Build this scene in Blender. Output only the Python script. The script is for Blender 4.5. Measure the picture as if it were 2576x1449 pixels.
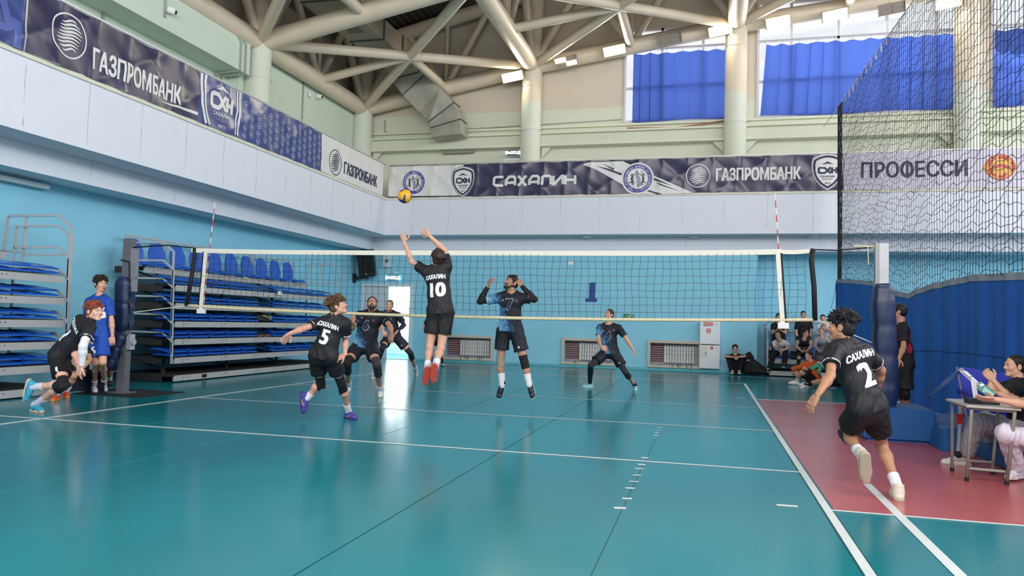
import bpy, bmesh, math, random
import numpy as np
from mathutils import Vector, Matrix
from mathutils.bvhtree import BVHTree

random.seed(7)
for _o in list(bpy.data.objects):
    bpy.data.objects.remove(_o)
SC = bpy.context.scene
COL = SC.collection

# ------------------------------------------------------------------ camera
CAM = Vector((3.597, -10.833, 1.364))
YAW, PITCH, ROLL, FPX = -.2535, .0456, .0264, 1909.5
def _axes():
    cy, sy, cp, sp = math.cos(YAW), math.sin(YAW), math.cos(PITCH), math.sin(PITCH)
    f = Vector((sy*cp, cy*cp, sp)); r = Vector((cy, -sy, 0)); u = r.cross(f)
    c, s = math.cos(ROLL), math.sin(ROLL)
    return c*r + s*u, -s*r + c*u, f
CR, CU, CF = _axes()
cam = bpy.data.cameras.new('camera'); camo = bpy.data.objects.new('camera', cam); COL.objects.link(camo)
cam.sensor_fit = 'HORIZONTAL'; cam.sensor_width = 36; cam.lens = 36*FPX/2576
cam.clip_start = .05; cam.clip_end = 300
m = Matrix((CR, CU, -CF)).transposed().to_4x4(); m.translation = CAM
camo.matrix_world = m
SC.camera = camo

def ray(x, y):
    return CF*FPX + CR*(x-1288) + CU*(724.5-y)
def atY(x, y, Y):
    d = ray(x, y); return CAM + d*((Y-CAM.y)/d.y)
def atX(x, y, X):
    d = ray(x, y); return CAM + d*((X-CAM.x)/d.x)
def atZ(x, y, z=0.):
    d = ray(x, y); return CAM + d*((z-CAM.z)/d.z)

# ------------------------------------------------------------------ world and light
W = bpy.data.worlds.new('daylight'); SC.world = W; W.use_nodes = True
bg = W.node_tree.nodes['Background']; bg.inputs[0].default_value = (.90, .95, 1, 1); bg.inputs[1].default_value = 1.0
def area(name, loc, target, sx, sy, power, col=(1, 1, 1)):
    l = bpy.data.lights.new(name, 'AREA'); l.shape = 'RECTANGLE'; l.size = sx; l.size_y = sy; l.energy = power; l.color = col
    o = bpy.data.objects.new(name, l); COL.objects.link(o); o.location = loc
    o.rotation_euler = (Vector(target)-Vector(loc)).to_track_quat('-Z', 'Y').to_euler()
    return o
# daylight through the window bands: far wall (right part), right wall; plus an added fill light from behind the photographer
area('daylight_far_windows', (9.0, 14.9, 10.0), (6, 0, 3), 16, 3.0, 420, (.92, .96, 1))
area('daylight_right_windows', (19.0, -2, 9.5), (-6, 3, 2), 22, 4, 2300, (.95, .97, 1))
area('added_rear_fill', (3, -15.5, 8.5), (0, 6, 3), 18, 4, 2300, (1, .97, .93))
SC.view_settings.view_transform = 'Standard'; SC.view_settings.look = 'None'
SC.view_settings.exposure = 0.1; SC.view_settings.gamma = 1.0; SC.view_settings.use_curve_mapping = False

# ------------------------------------------------------------------ materials
def lin(h):
    h = h.lstrip('#'); c = [int(h[i:i+2], 16)/255 for i in (0, 2, 4)]
    return tuple(((v+.055)/1.055)**2.4 if v > .04045 else v/12.92 for v in c) + (1,)
MATS = {}
def mat(name, h, rough=.6, spec=.4, metal=0., var=.0, vscale=3., bump=0., bscale=40., coat=0., emit=0., stretch=None, trans=0.):
    if name in MATS: return MATS[name]
    m = bpy.data.materials.new(name); m.use_nodes = True; nt = m.node_tree; b = nt.nodes['Principled BSDF']
    c = lin(h)
    b.inputs['Base Color'].default_value = c; b.inputs['Roughness'].default_value = rough
    b.inputs['Specular IOR Level'].default_value = spec; b.inputs['Metallic'].default_value = metal
    b.inputs['Coat Weight'].default_value = coat; b.inputs['Coat Roughness'].default_value = .15
    if emit:
        b.inputs['Emission Color'].default_value = c; b.inputs['Emission Strength'].default_value = emit
    if var or bump:
        tc = nt.nodes.new('ShaderNodeTexCoord'); mp = nt.nodes.new('ShaderNodeMapping')
        if stretch: mp.inputs['Scale'].default_value = stretch
        nt.links.new(tc.outputs['Object'], mp.inputs[0])
    if var:
        n = nt.nodes.new('ShaderNodeTexNoise'); n.inputs['Scale'].default_value = vscale; n.inputs['Detail'].default_value = 5
        nt.links.new(mp.outputs[0], n.inputs['Vector'])
        r = nt.nodes.new('ShaderNodeValToRGB')
        r.color_ramp.elements[0].position = .3; r.color_ramp.elements[1].position = .7
        r.color_ramp.elements[0].color = tuple(v*(1-var) for v in c[:3]) + (1,)
        r.color_ramp.elements[1].color = tuple(min(1, v*(1+var)) for v in c[:3]) + (1,)
        nt.links.new(n.outputs['Fac'], r.inputs[0]); nt.links.new(r.outputs[0], b.inputs['Base Color'])
    if bump:
        n2 = nt.nodes.new('ShaderNodeTexNoise'); n2.inputs['Scale'].default_value = bscale; n2.inputs['Detail'].default_value = 4
        nt.links.new(mp.outputs[0], n2.inputs['Vector'])
        bp = nt.nodes.new('ShaderNodeBump'); bp.inputs['Strength'].default_value = bump; bp.inputs['Distance'].default_value = .02
        nt.links.new(n2.outputs['Fac'], bp.inputs['Height']); nt.links.new(bp.outputs[0], b.inputs['Normal'])
    if trans:
        t = nt.nodes.new('ShaderNodeBsdfTranslucent'); t.inputs[0].default_value = c
        mx = nt.nodes.new('ShaderNodeMixShader'); mx.inputs[0].default_value = trans
        out = nt.nodes['Material Output']
        nt.links.new(b.outputs[0], mx.inputs[1]); nt.links.new(t.outputs[0], mx.inputs[2]); nt.links.new(mx.outputs[0], out.inputs[0])
    MATS[name] = m
    return m
def glassmat(name, tint=(1, 1, 1, 1), gl=.08):
    if name in MATS: return MATS[name]
    m = bpy.data.materials.new(name); m.use_nodes = True; nt = m.node_tree; nt.nodes.remove(nt.nodes['Principled BSDF'])
    a = nt.nodes.new('ShaderNodeBsdfTransparent'); a.inputs[0].default_value = tint
    g = nt.nodes.new('ShaderNodeBsdfGlossy'); g.inputs['Roughness'].default_value = .05
    x = nt.nodes.new('ShaderNodeMixShader'); x.inputs[0].default_value = gl
    nt.links.new(a.outputs[0], x.inputs[1]); nt.links.new(g.outputs[0], x.inputs[2]); nt.links.new(x.outputs[0], nt.nodes['Material Output'].inputs[0])
    MATS[name] = m
    return m

# ------------------------------------------------------------------ mesh helpers
class MB:
    """collects shapes for ONE mesh object"""
    def __init__(s): s.v = []; s.f = []; s.m = []
    def add(s, vs, fs, mi=0):
        o = len(s.v); s.v += [tuple(v) for v in vs]
        for f in fs: s.f.append(tuple(i+o for i in f)); s.m.append(mi)
        return s
    def box(s, a, b, mi=0):
        (x0, y0, z0), (x1, y1, z1) = a, b
        e = (len(s.f)//6 % 7)*.0004          # flush boxes of one mesh never share a plane
        x0 += e; y0 += e; z0 += e; x1 -= e; y1 -= e; z1 -= e
        return s.add([(x0,y0,z0),(x1,y0,z0),(x1,y1,z0),(x0,y1,z0),(x0,y0,z1),(x1,y0,z1),(x1,y1,z1),(x0,y1,z1)],
                     [(3,2,1,0),(4,5,6,7),(0,1,5,4),(1,2,6,5),(2,3,7,6),(3,0,4,7)], mi)
    def obox(s, c, ax, half, mi=0):
        c = Vector(c); e = [Vector(ax[i])*(half[i]-(len(s.f)//6 % 7)*.0004) for i in range(3)]
        vs = [c+sx*e[0]+sy*e[1]+sz*e[2] for sz in (-1,1) for sx, sy in ((-1,-1),(1,-1),(1,1),(-1,1))]
        return s.add(vs, [(3,2,1,0),(4,5,6,7),(0,1,5,4),(1,2,6,5),(2,3,7,6),(3,0,4,7)], mi)
    def bar(s, p, q, w, h=None, mi=0, up=(0,0,1)):
        p, q = Vector(p), Vector(q); d = (q-p); L = d.length; d.normalize(); u = Vector(up)
        if abs(d.dot(u)) > .98: u = Vector((1,0,0))
        x = d.cross(u).normalized(); y = x.cross(d)
        return s.obox((p+q)/2, (x, y, d), (w/2, (h or w)/2, L/2), mi)
    def cyl(s, p, q, r0, r1=None, n=16, mi=0, caps=True):
        p, q = Vector(p), Vector(q); r1 = r0 if r1 is None else r1
        d = (q-p).normalized(); a = d.orthogonal().normalized(); b = d.cross(a)
        vs = []
        for c, r in ((p, r0), (q, r1)):
            vs += [c + (a*math.cos(2*math.pi*i/n)+b*math.sin(2*math.pi*i/n))*r for i in range(n)]
        fs = [(i, (i+1) % n, n+(i+1) % n, n+i) for i in range(n)]
        if caps: fs += [tuple(range(n-1, -1, -1)), tuple(range(n, 2*n))]
        return s.add(vs, fs, mi)
    def tube(s, pts, r, n=8, mi=0, closed=False, caps=True):
        pts = [Vector(p) for p in pts]; N = len(pts); rr = r if isinstance(r, (list, tuple)) else [r]*N
        vs = []; a = None
        for i, p in enumerate(pts):
            if closed: t = pts[(i+1) % N]-pts[i-1]
            else: t = pts[min(i+1, N-1)]-pts[max(i-1, 0)]
            t.normalize()
            if a is None: a = t.orthogonal().normalized()
            a = (a-t*a.dot(t)).normalized(); b = t.cross(a)
            vs += [p+(a*math.cos(2*math.pi*k/n)+b*math.sin(2*math.pi*k/n))*rr[i] for k in range(n)]
        fs = []
        for i in range(N if closed else N-1):
            j = (i+1) % N
            fs += [(i*n+k, i*n+(k+1) % n, j*n+(k+1) % n, j*n+k) for k in range(n)]
        if caps and not closed: fs += [tuple(range(n-1, -1, -1)), tuple(range((N-1)*n, N*n))]
        return s.add(vs, fs, mi)
    def grid(s, fn, nu, nv, mi=0):
        vs = [fn(i/nu, j/nv) for j in range(nv+1) for i in range(nu+1)]
        return s.add(vs, [(j*(nu+1)+i, j*(nu+1)+i+1, (j+1)*(nu+1)+i+1, (j+1)*(nu+1)+i) for j in range(nv) for i in range(nu)], mi)
    def prism(s, poly, fn, d, mi=0):
        """poly: 2D outline, fn(x, y, w) -> 3D, extruded 0..d"""
        n = len(poly); vs = [fn(x, y, 0) for x, y in poly] + [fn(x, y, d) for x, y in poly]
        return s.add(vs, [tuple(range(n-1, -1, -1)), tuple(range(n, 2*n))] + [(i, (i+1) % n, n+(i+1) % n, n+i) for i in range(n)], mi)
    def ball(s, c, r, nu=16, nv=10, mi=0):
        c = Vector(c); rx, ry, rz = r if isinstance(r, (tuple, list)) else (r, r, r)
        vs = [c+Vector((0,0,rz))] + [c+Vector((rx*math.sin(math.pi*j/nv)*math.cos(2*math.pi*i/nu), ry*math.sin(math.pi*j/nv)*math.sin(2*math.pi*i/nu), rz*math.cos(math.pi*j/nv))) for j in range(1, nv) for i in range(nu)] + [c-Vector((0,0,rz))]
        fs = [(0, 1+i, 1+(i+1) % nu) for i in range(nu)]
        for j in range(nv-2):
            fs += [(1+j*nu+i, 1+(j+1)*nu+i, 1+(j+1)*nu+(i+1) % nu, 1+j*nu+(i+1) % nu) for i in range(nu)]
        e = len(vs)-1; o = 1+(nv-2)*nu
        fs += [(o+i, e, o+(i+1) % nu) for i in range(nu)]
        return s.add(vs, fs, mi)

WL = {}      # world location of every thing / part origin
def mesh_from(name, v, f, mi, mats, smooth=False, bevel=0.):
    me = bpy.data.meshes.new(name); me.from_pydata([tuple(x) for x in v], [], [tuple(int(i) for i in q) for q in f])
    for mm in (mats if isinstance(mats, (list, tuple)) else [mats]): me.materials.append(mm)
    if mi is not None and len(me.polygons) == len(mi): me.polygons.foreach_set('material_index', [int(i) for i in mi])
    if bevel:
        bm = bmesh.new(); bm.from_mesh(me)
        es = [e for e in bm.edges if len(e.link_faces) == 2 and e.calc_face_angle(0) > .6]
        bmesh.ops.bevel(bm, geom=es, offset=bevel, segments=2, affect='EDGES', clamp_overlap=True)
        bm.to_mesh(me); bm.free()
    if smooth: me.polygons.foreach_set('use_smooth', [True]*len(me.polygons))
    if smooth == 'auto': me.set_sharp_from_angle(angle=.7)
    return me
def tag(o, label=None, cat=None, group=None, kind=None):
    if label: o['label'] = label
    if cat: o['category'] = cat
    if group: o['group'] = group
    if kind: o['kind'] = kind
    return o
def obj(name, mb, mats, parent=None, smooth=False, bevel=0., base=True):
    v = np.array(mb.v, dtype=float).reshape(-1, 3)
    me = mesh_from(name, v, mb.f, mb.m, mats, smooth, bevel)
    o = bpy.data.objects.new(name, me); COL.objects.link(o)
    if parent is not None:
        off = Vector(WL[parent.name]); o.parent = parent
    else:
        off = Vector(((v[:,0].min()+v[:,0].max())/2, (v[:,1].min()+v[:,1].max())/2, v[:,2].min()))
        o.location = off
    me.transform(Matrix.Translation(-off)); WL[o.name] = off
    return o
def thing(name, label, cat, loc=(0,0,0), group=None):
    o = bpy.data.objects.new(name, None); COL.objects.link(o); o.location = loc; o.empty_display_size = .1
    WL[o.name] = Vector(loc)
    return tag(o, label, cat, group)
def struct(name, mb, mats, parent=None, smooth=False, bevel=0.):
    o = obj(name, mb, mats, parent, smooth, bevel)
    if parent is None: o['kind'] = 'structure'
    return o
def copy_tree(o, parent=None):
    c = o.copy(); COL.objects.link(c); WL[c.name] = WL[o.name]
    if parent is not None: c.parent = parent
    for ch in [k for k in bpy.data.objects if k.parent == o]: copy_tree(ch, c)
    return c

# ------------------------------------------------------------------ 2D artwork (lettering and marks)
_TX = {}
def text2d(s, h, bold=0., sx=1., align='CENTER', sp=1.):
    """outline text as polygons; h = cap height, centred on its own middle; bold thickens by overlaid shifted copies"""
    k = (s, align, sp)
    if k not in _TX:
        cu = bpy.data.curves.new('t', 'FONT'); cu.body = s; cu.size = 1; cu.align_x = align; cu.offset = .006; cu.resolution_u = 3; cu.space_character = sp
        o = bpy.data.objects.new('t', cu); COL.objects.link(o)
        bpy.context.view_layer.update()
        me = bpy.data.meshes.new_from_object(o.evaluated_get(bpy.context.evaluated_depsgraph_get()))
        v = [(p.co.x, p.co.y) for p in me.vertices]; f = [tuple(p.vertices) for p in me.polygons]
        bpy.data.objects.remove(o); bpy.data.curves.remove(cu); bpy.data.meshes.remove(me)
        _TX[k] = (v, f)
    v, f = _TX[k]; sc = h/.727; yc = .727/2; n = len(v); V = []; F = []
    for a, b in ([(0, 0)] if bold < .008 else [(-bold, bold*.4), (bold, bold*.4), (-bold, -bold*.4), (bold, -bold*.4)]):
        F += [tuple(i+len(V) for i in q) for q in f]; V += [((x+a)*sc*sx, (y+b-yc)*sc) for x, y in v]
    return V, F
class Art:
    """flat artwork: 2D verts + faces, later mapped onto a surface"""
    def __init__(s): s.v = []; s.f = []
    def add(s, v, f, dx=0, dy=0, rot=0, sc=1):
        o = len(s.v); c, n = math.cos(rot)*sc, math.sin(rot)*sc
        s.v += [(x*c-y*n+dx, x*n+y*c+dy) for x, y in v]; s.f += [tuple(i+o for i in q) for q in f]; return s
    def text(s, t, h, x, y, bold=0, sx=1, rot=0, align='CENTER', sp=1):
        v, f = text2d(t, h, bold, sx, align, sp); return s.add(v, f, x, y, rot)
    def poly(s, pts): return s.add(pts, [tuple(range(len(pts)))])
    def stroke(s, pts, w, closed=False):
        pts = [Vector(p) for p in pts]; N = len(pts); L = []; R = []
        for i in range(N):
            if closed: a, b = pts[i]-pts[i-1], pts[(i+1) % N]-pts[i]
            else: a = pts[i]-pts[i-1] if i else pts[1]-pts[0]; b = pts[i+1]-pts[i] if i < N-1 else pts[-1]-pts[-2]
            a, b = a.normalized(), b.normalized(); t = (a+b)
            t = t.normalized() if t.length > .01 else a
            n = Vector((-t.y, t.x)); k = min(1.6, 1/max(.3, n.dot(Vector((-a.y, a.x)))))
            ww = w[i] if isinstance(w, (list, tuple)) else w
            L.append(pts[i]+n*ww/2*k); R.append(pts[i]-n*ww/2*k)
        M = N if closed else N-1
        return s.add([tuple(p) for p in L+R], [(N+i, N+(i+1) % N, (i+1) % N, i) for i in range(M)])
    def disc(s, x, y, r, n=32, r2=0):
        if r2: return s.stroke([(x+math.cos(2*math.pi*i/n)*(r+r2)/2, y+math.sin(2*math.pi*i/n)*(r+r2)/2) for i in range(n)], abs(r-r2), True)
        return s.poly([(x+math.cos(2*math.pi*i/n)*r, y+math.sin(2*math.pi*i/n)*r) for i in range(n)])
    def fine(s, mx):
        bm = bmesh.new(); vs = [bm.verts.new((x, y, 0)) for x, y in s.v]
        for q in s.f:
            try: bm.faces.new([vs[i] for i in q])
            except ValueError: pass
        bmesh.ops.triangulate(bm, faces=[f for f in bm.faces if len(f.verts) > 4])
        for _ in range(7):
            es = [e for e in bm.edges if e.calc_length() > mx]
            if not es or len(bm.faces) > 60000: break
            bmesh.ops.subdivide_edges(bm, edges=es, cuts=1)
            bmesh.ops.triangulate(bm, faces=[f for f in bm.faces if len(f.verts) > 4])
        bm.verts.index_update()
        s.v = [(v.co.x, v.co.y) for v in bm.verts]; s.f = [tuple(v.index for v in f.verts) for f in bm.faces]; bm.free(); return s
    def onto(s, fn, mx=.15, mb=None):
        """fn(x, y) -> 3D point on the surface, already lifted"""
        s.fine(mx); mb = mb or MB(); mb.add([fn(x, y) for x, y in s.v], s.f); return mb

# ================================================================== THE ROOM
def holes_wall(mb, fn, u0, u1, z0, z1, holes, mi=0):
    """rectangular wall sheet with rectangular openings; fn(u, z) -> 3D"""
    us = sorted({u0, u1, *[h[0] for h in holes], *[h[1] for h in holes]}); zs = sorted({z0, z1, *[h[2] for h in holes], *[h[3] for h in holes]})
    for a, b in zip(us, us[1:]):
        for c, d in zip(zs, zs[1:]):
            um, zm = (a+b)/2, (c+d)/2
            if any(h[0] < um < h[1] and h[2] < zm < h[3] for h in holes): continue
            mb.add([fn(a, c), fn(b, c), fn(b, d), fn(a, d)], [(0, 1, 2, 3)], mi)

# ---- floor: glossy teal sheet vinyl with painted zones and lines
def floor_mat():
    m = mat('teal_vinyl', '#187b84', rough=.18, spec=.33); nt = m.node_tree; b = nt.nodes['Principled BSDF']
    tc = nt.nodes.new('ShaderNodeTexCoord'); g = nt.nodes.new('ShaderNodeNewGeometry')
    n = nt.nodes.new('ShaderNodeTexNoise'); n.inputs['Scale'].default_value = .35; n.inputs['Detail'].default_value = 3
    nt.links.new(g.outputs['Position'], n.inputs['Vector'])
    r = nt.nodes.new('ShaderNodeValToRGB'); e = r.color_ramp.elements
    e[0].position, e[0].color = .35, lin('#07747e'); e[1].position, e[1].color = .65, lin('#0d818d')
    nt.links.new(n.outputs['Fac'], r.inputs[0]); nt.links.new(r.outputs[0], b.inputs['Base Color'])
    n2 = nt.nodes.new('ShaderNodeTexNoise'); n2.inputs['Scale'].default_value = 220; n2.inputs['Detail'].default_value = 2
    nt.links.new(g.outputs['Position'], n2.inputs['Vector'])
    n3 = nt.nodes.new('ShaderNodeTexNoise'); n3.inputs['Scale'].default_value = 1.1; n3.inputs['Detail'].default_value = 2
    nt.links.new(g.outputs['Position'], n3.inputs['Vector'])
    ad = nt.nodes.new('ShaderNodeMath'); ad.operation = 'MULTIPLY_ADD'; ad.inputs[1].default_value = .25
    nt.links.new(n2.outputs['Fac'], ad.inputs[0]); nt.links.new(n3.outputs['Fac'], ad.inputs[2])
    bp = nt.nodes.new('ShaderNodeBump'); bp.inputs['Strength'].default_value = .10; bp.inputs['Distance'].default_value = .006
    nt.links.new(ad.outputs[0], bp.inputs['Height']); nt.links.new(bp.outputs[0], b.inputs['Normal'])
    return m
FM = floor_mat()
fb = MB().box((-9.5, -16, -.2), (20, 17.6, 0))
floor = struct('floor', fb, FM)
M_line = mat('line_paint', '#d5dcdc', .35, var=.06, vscale=6)
M_red = mat('red_vinyl', '#b85c5c', .22, .4, var=.10, vscale=1.2, bump=.05, bscale=90)
M_seam = mat('seam', '#0b4b50', .5)
zb = MB().box((4.55, -4.55, 0), (20, 4.72, .003)); obj('free_zone', zb, M_red, floor)
LN = MB()
def fline(x0, y0, x1, y1, w=.05):
    LN.bar((x0, y0, .0035), (x1, y1, .0035), w, .003)
fline(-4.5, -14, -4.5, 9, .05); fline(4.5, -14, 4.5, 9, .062)
fline(-6.6, -3, 4.5, -3); fline(-4.5, 0, 4.5, 0); fline(-4.5, 3, 4.5, 3); fline(-4.5, 9, 4.5, 9)
fline(4.5, -4.55, 20, -4.55, .04); fline(4.55, 4.75, 20, 4.75, .05); fline(5.0, -3.35, 5.0, -14, .07)
fline(-9, 11.8, 20, 11.9, .03)
for (cx, cy), w in zip([(1022,385),(1010,405),(1004,424),(995,441),(915,602),(893,651),(876,681),(860,728),(838,774),(811,821),(790,896),(738,963)], [34]*4+[48,56,62,62,66,70,74,84]):
    a = atZ(1300+(cx-w/2)/2.846, 940+cy/2.846); b_ = atZ(1300+(cx+w/2)/2.846, 940+(cy+2)/2.846); fline(a.x, a.y, b_.x, b_.y, .045)
for (ax, ay, bx, by), w in (((1858,942,2011,953), .05), ((1572,173,1636,177), .05)):
    a = atZ(1300+ax/2.846, 940+ay/2.846); b_ = atZ(1300+bx/2.846, 940+by/2.846); fline(a.x, a.y, b_.x, b_.y, w)
obj('court_line', LN, M_line, floor)
SM = MB()
for x, ya, yb in ((1.5, -14, 9.5), (3.0, -14, -1.4), (-.1, .2, 9.5)): SM.bar((x, ya, .001), (x, yb, .001), .006, .003)
LS = MB()
for x, yb in ((-3.05, 9), (-1.5, 3), (-.1, .2), (-4.6, 2)): LS.bar((x, -14, .001), (x, yb, .001), .004, .003)
obj('weld_line', LS, mat('weld_line_teal', '#2a8d93', .4), floor)
for x in (4.462, 4.538): SM.bar((x, -14, .0035), (x, 4.7, .0035), .008, .003)
obj('seam', SM, M_seam, floor)

# ---- materials of the shell
M_blue = mat('blue_wall_paint', '#86c6dd', .55, .3, var=.03, vscale=1.5, bump=.06, bscale=60)
M_fascia = mat('white_lavender_paint', '#d9dde6', .55, .3, var=.015, vscale=2, bump=.08, bscale=70)
M_cream = mat('cream_edge', '#d9d6c4', .7, var=.08, vscale=5)
M_crack = mat('crack_line', '#94979f', .9)
M_beige = mat('beige_pipe_paint', '#dacbb4', .42, .45, var=.05, vscale=2.5)
M_deck = mat('dark_deck_steel', '#4a4440', .6, .3, var=.1, vscale=3)
def split_mat(name, lo, hi, z):
    m = mat(name, lo, .6, .3); nt = m.node_tree; b = nt.nodes['Principled BSDF']
    g = nt.nodes.new('ShaderNodeNewGeometry'); sx = nt.nodes.new('ShaderNodeSeparateXYZ'); nt.links.new(g.outputs['Position'], sx.inputs[0])
    t = nt.nodes.new('ShaderNodeMath'); t.operation = 'GREATER_THAN'; t.inputs[1].default_value = z; nt.links.new(sx.outputs[2], t.inputs[0])
    mx = nt.nodes.new('ShaderNodeMix'); mx.data_type = 'RGBA'; mx.inputs[6].default_value = lin(lo); mx.inputs[7].default_value = lin(hi)
    nt.links.new(t.outputs[0], mx.inputs[0])
    n = nt.nodes.new('ShaderNodeTexNoise'); n.inputs['Scale'].default_value = 1.2; n.inputs['Detail'].default_value = 6; nt.links.new(g.outputs['Position'], n.inputs['Vector'])
    mr = nt.nodes.new('ShaderNodeMapRange'); mr.inputs[3].default_value = .93; mr.inputs[4].default_value = 1.05; nt.links.new(n.outputs['Fac'], mr.inputs[0])
    mu = nt.nodes.new('ShaderNodeMix'); mu.data_type = 'RGBA'; mu.blend_type = 'MULTIPLY'; mu.inputs[0].default_value = 1
    nt.links.new(mx.outputs[2], mu.inputs[6]); nt.links.new(mr.outputs[0], mu.inputs[7]); nt.links.new(mu.outputs[2], b.inputs['Base Color'])
    return m
M_green = split_mat('green_then_beige_paint', '#d3d7c5', '#d3c8b6', 8.72); M_mint = split_mat('mint_paint', '#c9d8c8', '#cbbfae', 8.95)
M_col = split_mat('column_paint', '#d2d7c9', '#d9cdb9', 8.85)

# ---- lower walls (blue)
wl = MB().box((-8.55, -16, 0), (-8.3, 13.6, 4.3)); struct('wall_left', wl, M_blue)
NICHE = [(-4.93, -3.35, .17, .82), (-.87, .68, .17, .84), (1.86, 3.33, .18, .85)]
DOOR = (-7.98, -6.22, 0, 2.5)
wf = MB(); fy = lambda Y: (lambda u, z: (u, Y, z))
holes_wall(wf, fy(13.4), -8.4, 5.05, 0, 4.2, NICHE+[DOOR])
for h in NICHE+[DOOR]:
    for (a, b) in (((h[0], h[2]), (h[0], h[3])), ((h[1], h[3]), (h[1], h[2])), ((h[0], h[3]), (h[1], h[3])), ((h[1], h[2]), (h[0], h[2]))):
        wf.add([(a[0], 13.4, a[1]), (a[0], 13.68, a[1]), (b[0], 13.68, b[1]), (b[0], 13.4, b[1])], [(0, 1, 2, 3)])
for h in NICHE: wf.add([(h[0], 13.68, h[2]), (h[1], 13.68, h[2]), (h[1], 13.68, h[3]), (h[0], 13.68, h[3])], [(0, 1, 2, 3)])
wf.add([(5.05, 13.4, 0), (5.05, 14.3, 0), (5.05, 14.3, 4.2), (5.05, 13.4, 4.2)], [(0, 1, 2, 3)])
struct('wall_far', wf, M_blue)
struct('wall_far_recess', MB().box((5.05, 14.3, 0), (20, 14.5, 4.2)), M_blue)
M_sk = mat('worn_blue_skirting', '#5fb3c0', .7, var=.15, vscale=8)
struct('baseboard_far', MB().box((-6.2, 13.385, 0), (5.05, 13.4, .07)), M_sk)
# corridor seen through the open door leaf
M_cy = mat('corridor_cyan_paint', '#7fe0f0', .6); M_wh = mat('white_paint', '#e6e8e6', .6)
co = MB(); co.box((-6.22, 13.7, 0), (-6.1, 17.5, 3), 0); co.box((-9.3, 13.7, 0), (-9.2, 17.5, 3), 0); co.box((-9.2, 17.4, 0), (-6.2, 17.5, 3), 1); co.box((-9.3, 13.7, 3), (-6.1, 17.5, 3.1), 1)
struct('wall_corridor', co, [M_cy, M_wh])
cw = struct('window_1', MB().box((-8.9, 17.33, .75), (-6.9, 17.38, 2.6)), mat('bright_pane', '#ffffff', .3, emit=5))
obj('window_frame', MB().box((-7.95, 17.28, .75), (-7.87, 17.34, 2.6)).box((-8.9, 17.28, 1.9), (-6.9, 17.34, 1.97)), M_wh, cw)
area('added_corridor_fill', (-7.4, 15.6, 2.95), (-7.4, 15.6, 0), 1.2, 2.5, 120)  # added light that brightens the corridor, no lamp fitting here
# door: frame, closed left leaf, right leaf swung into the corridor
d1 = struct('door_1', MB().box((-8.05, 13.34, 0), (-7.97, 13.42, 2.58)).box((-6.23, 13.34, 0), (-6.15, 13.42, 2.58)).box((-8.05, 13.34, 2.5), (-6.15, 13.42, 2.58)), mat('door_frame_white', '#c9d2d6', .5))
obj('door_leaf', MB().box((-7.97, 13.4, .01), (-7.08, 13.45, 2.5)), mat('door_leaf_grey', '#b9c6cf', .5, var=.03), d1, bevel=.006)
obj('door_leaf', MB().box((-6.3, 13.45, .01), (-6.24, 14.3, 2.5)), mat('door_leaf_grey', '#b9c6cf'), d1, bevel=.006)
obj('door_handle', MB().cyl((-7.13, 13.36, 1.0), (-7.13, 13.3, 1.0), .012).bar((-7.13, 13.3, 1), (-7.25, 13.3, 1), .02), mat('steel', '#b5b8ba', .3, metal=.9), d1)

# ---- gallery: beams, slab fascia, cracks between panels
gb = MB().box((-8.6, -16, 3.72), (-7.6, 14.5, 4.17)).box((-7.6, 13.2, 3.72), (20, 14.5, 4.17)); struct('trim_1', gb, M_fascia)
gs = MB()
gs.box((-9.6, -16, 4.17), (-6.88, 14.9, 5.36)); gs.box((-6.88, 12.5, 4.17), (20, 14.9, 5.36))
gallery = struct('trim_2', gs, M_fascia)
ck = MB(); rnd = random.Random(3)
def crack(P, z0, z1, ax):
    z = z1; pts = []
    while z > z0: pts.append(z); z -= .12
    o = 0
    for a, b in zip(pts, pts[1:]):
        o2 = o+rnd.uniform(-.007, .007)
        p = Vector(P); q = Vector(P); p[ax] += o; q[ax] += o2; p.z = a; q.z = b; ck.bar(p, q, rnd.choice((.004, .006, .008)), .004); o = o2
for i in range(16): crack((-5.9+1.24*i, 12.498, 0), 4.25 if i % 2 else 4.2, 5.33, 0)
for i in range(12): crack((-4.9+1.3*i, 13.198, 0), 3.74, 4.15, 0)
for i in range(12): crack((-6.878, -2.6+1.27*i, 0), 4.2, 5.33, 1)
for i in range(7): crack((-7.598, -1.5+2.3*i, 0), 3.74, 4.15, 1)
obj('panel_crack', ck, M_crack, gallery)
eb = MB().box((-6.93, -16, 5.34), (-6.85, 12.5, 5.42)).box((-6.9, 12.47, 5.34), (20, 12.55, 5.42)); obj('slab_edge', eb, M_cream, gallery)
# guard rail that carries the banners
gr = MB(); gr.tube([(-6.87, -16, 6.515), (-6.87, 12.4, 6.515)], .025); gr.tube([(-6.8, 12.57, 6.52), (20, 12.57, 6.52)], .025)
for y in np.arange(-14, 12.5, 1.5): gr.tube([(-6.9, y, 5.36), (-6.9, y, 6.5)], .018)
for x in np.arange(-6.8, 20, 1.5): gr.tube([(x, 12.57, 5.36), (x, 12.57, 6.52)], .02)
rail = struct('trim_3', gr, mat('white_rail', '#e4e6e4', .3, .5), smooth=True)

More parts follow.
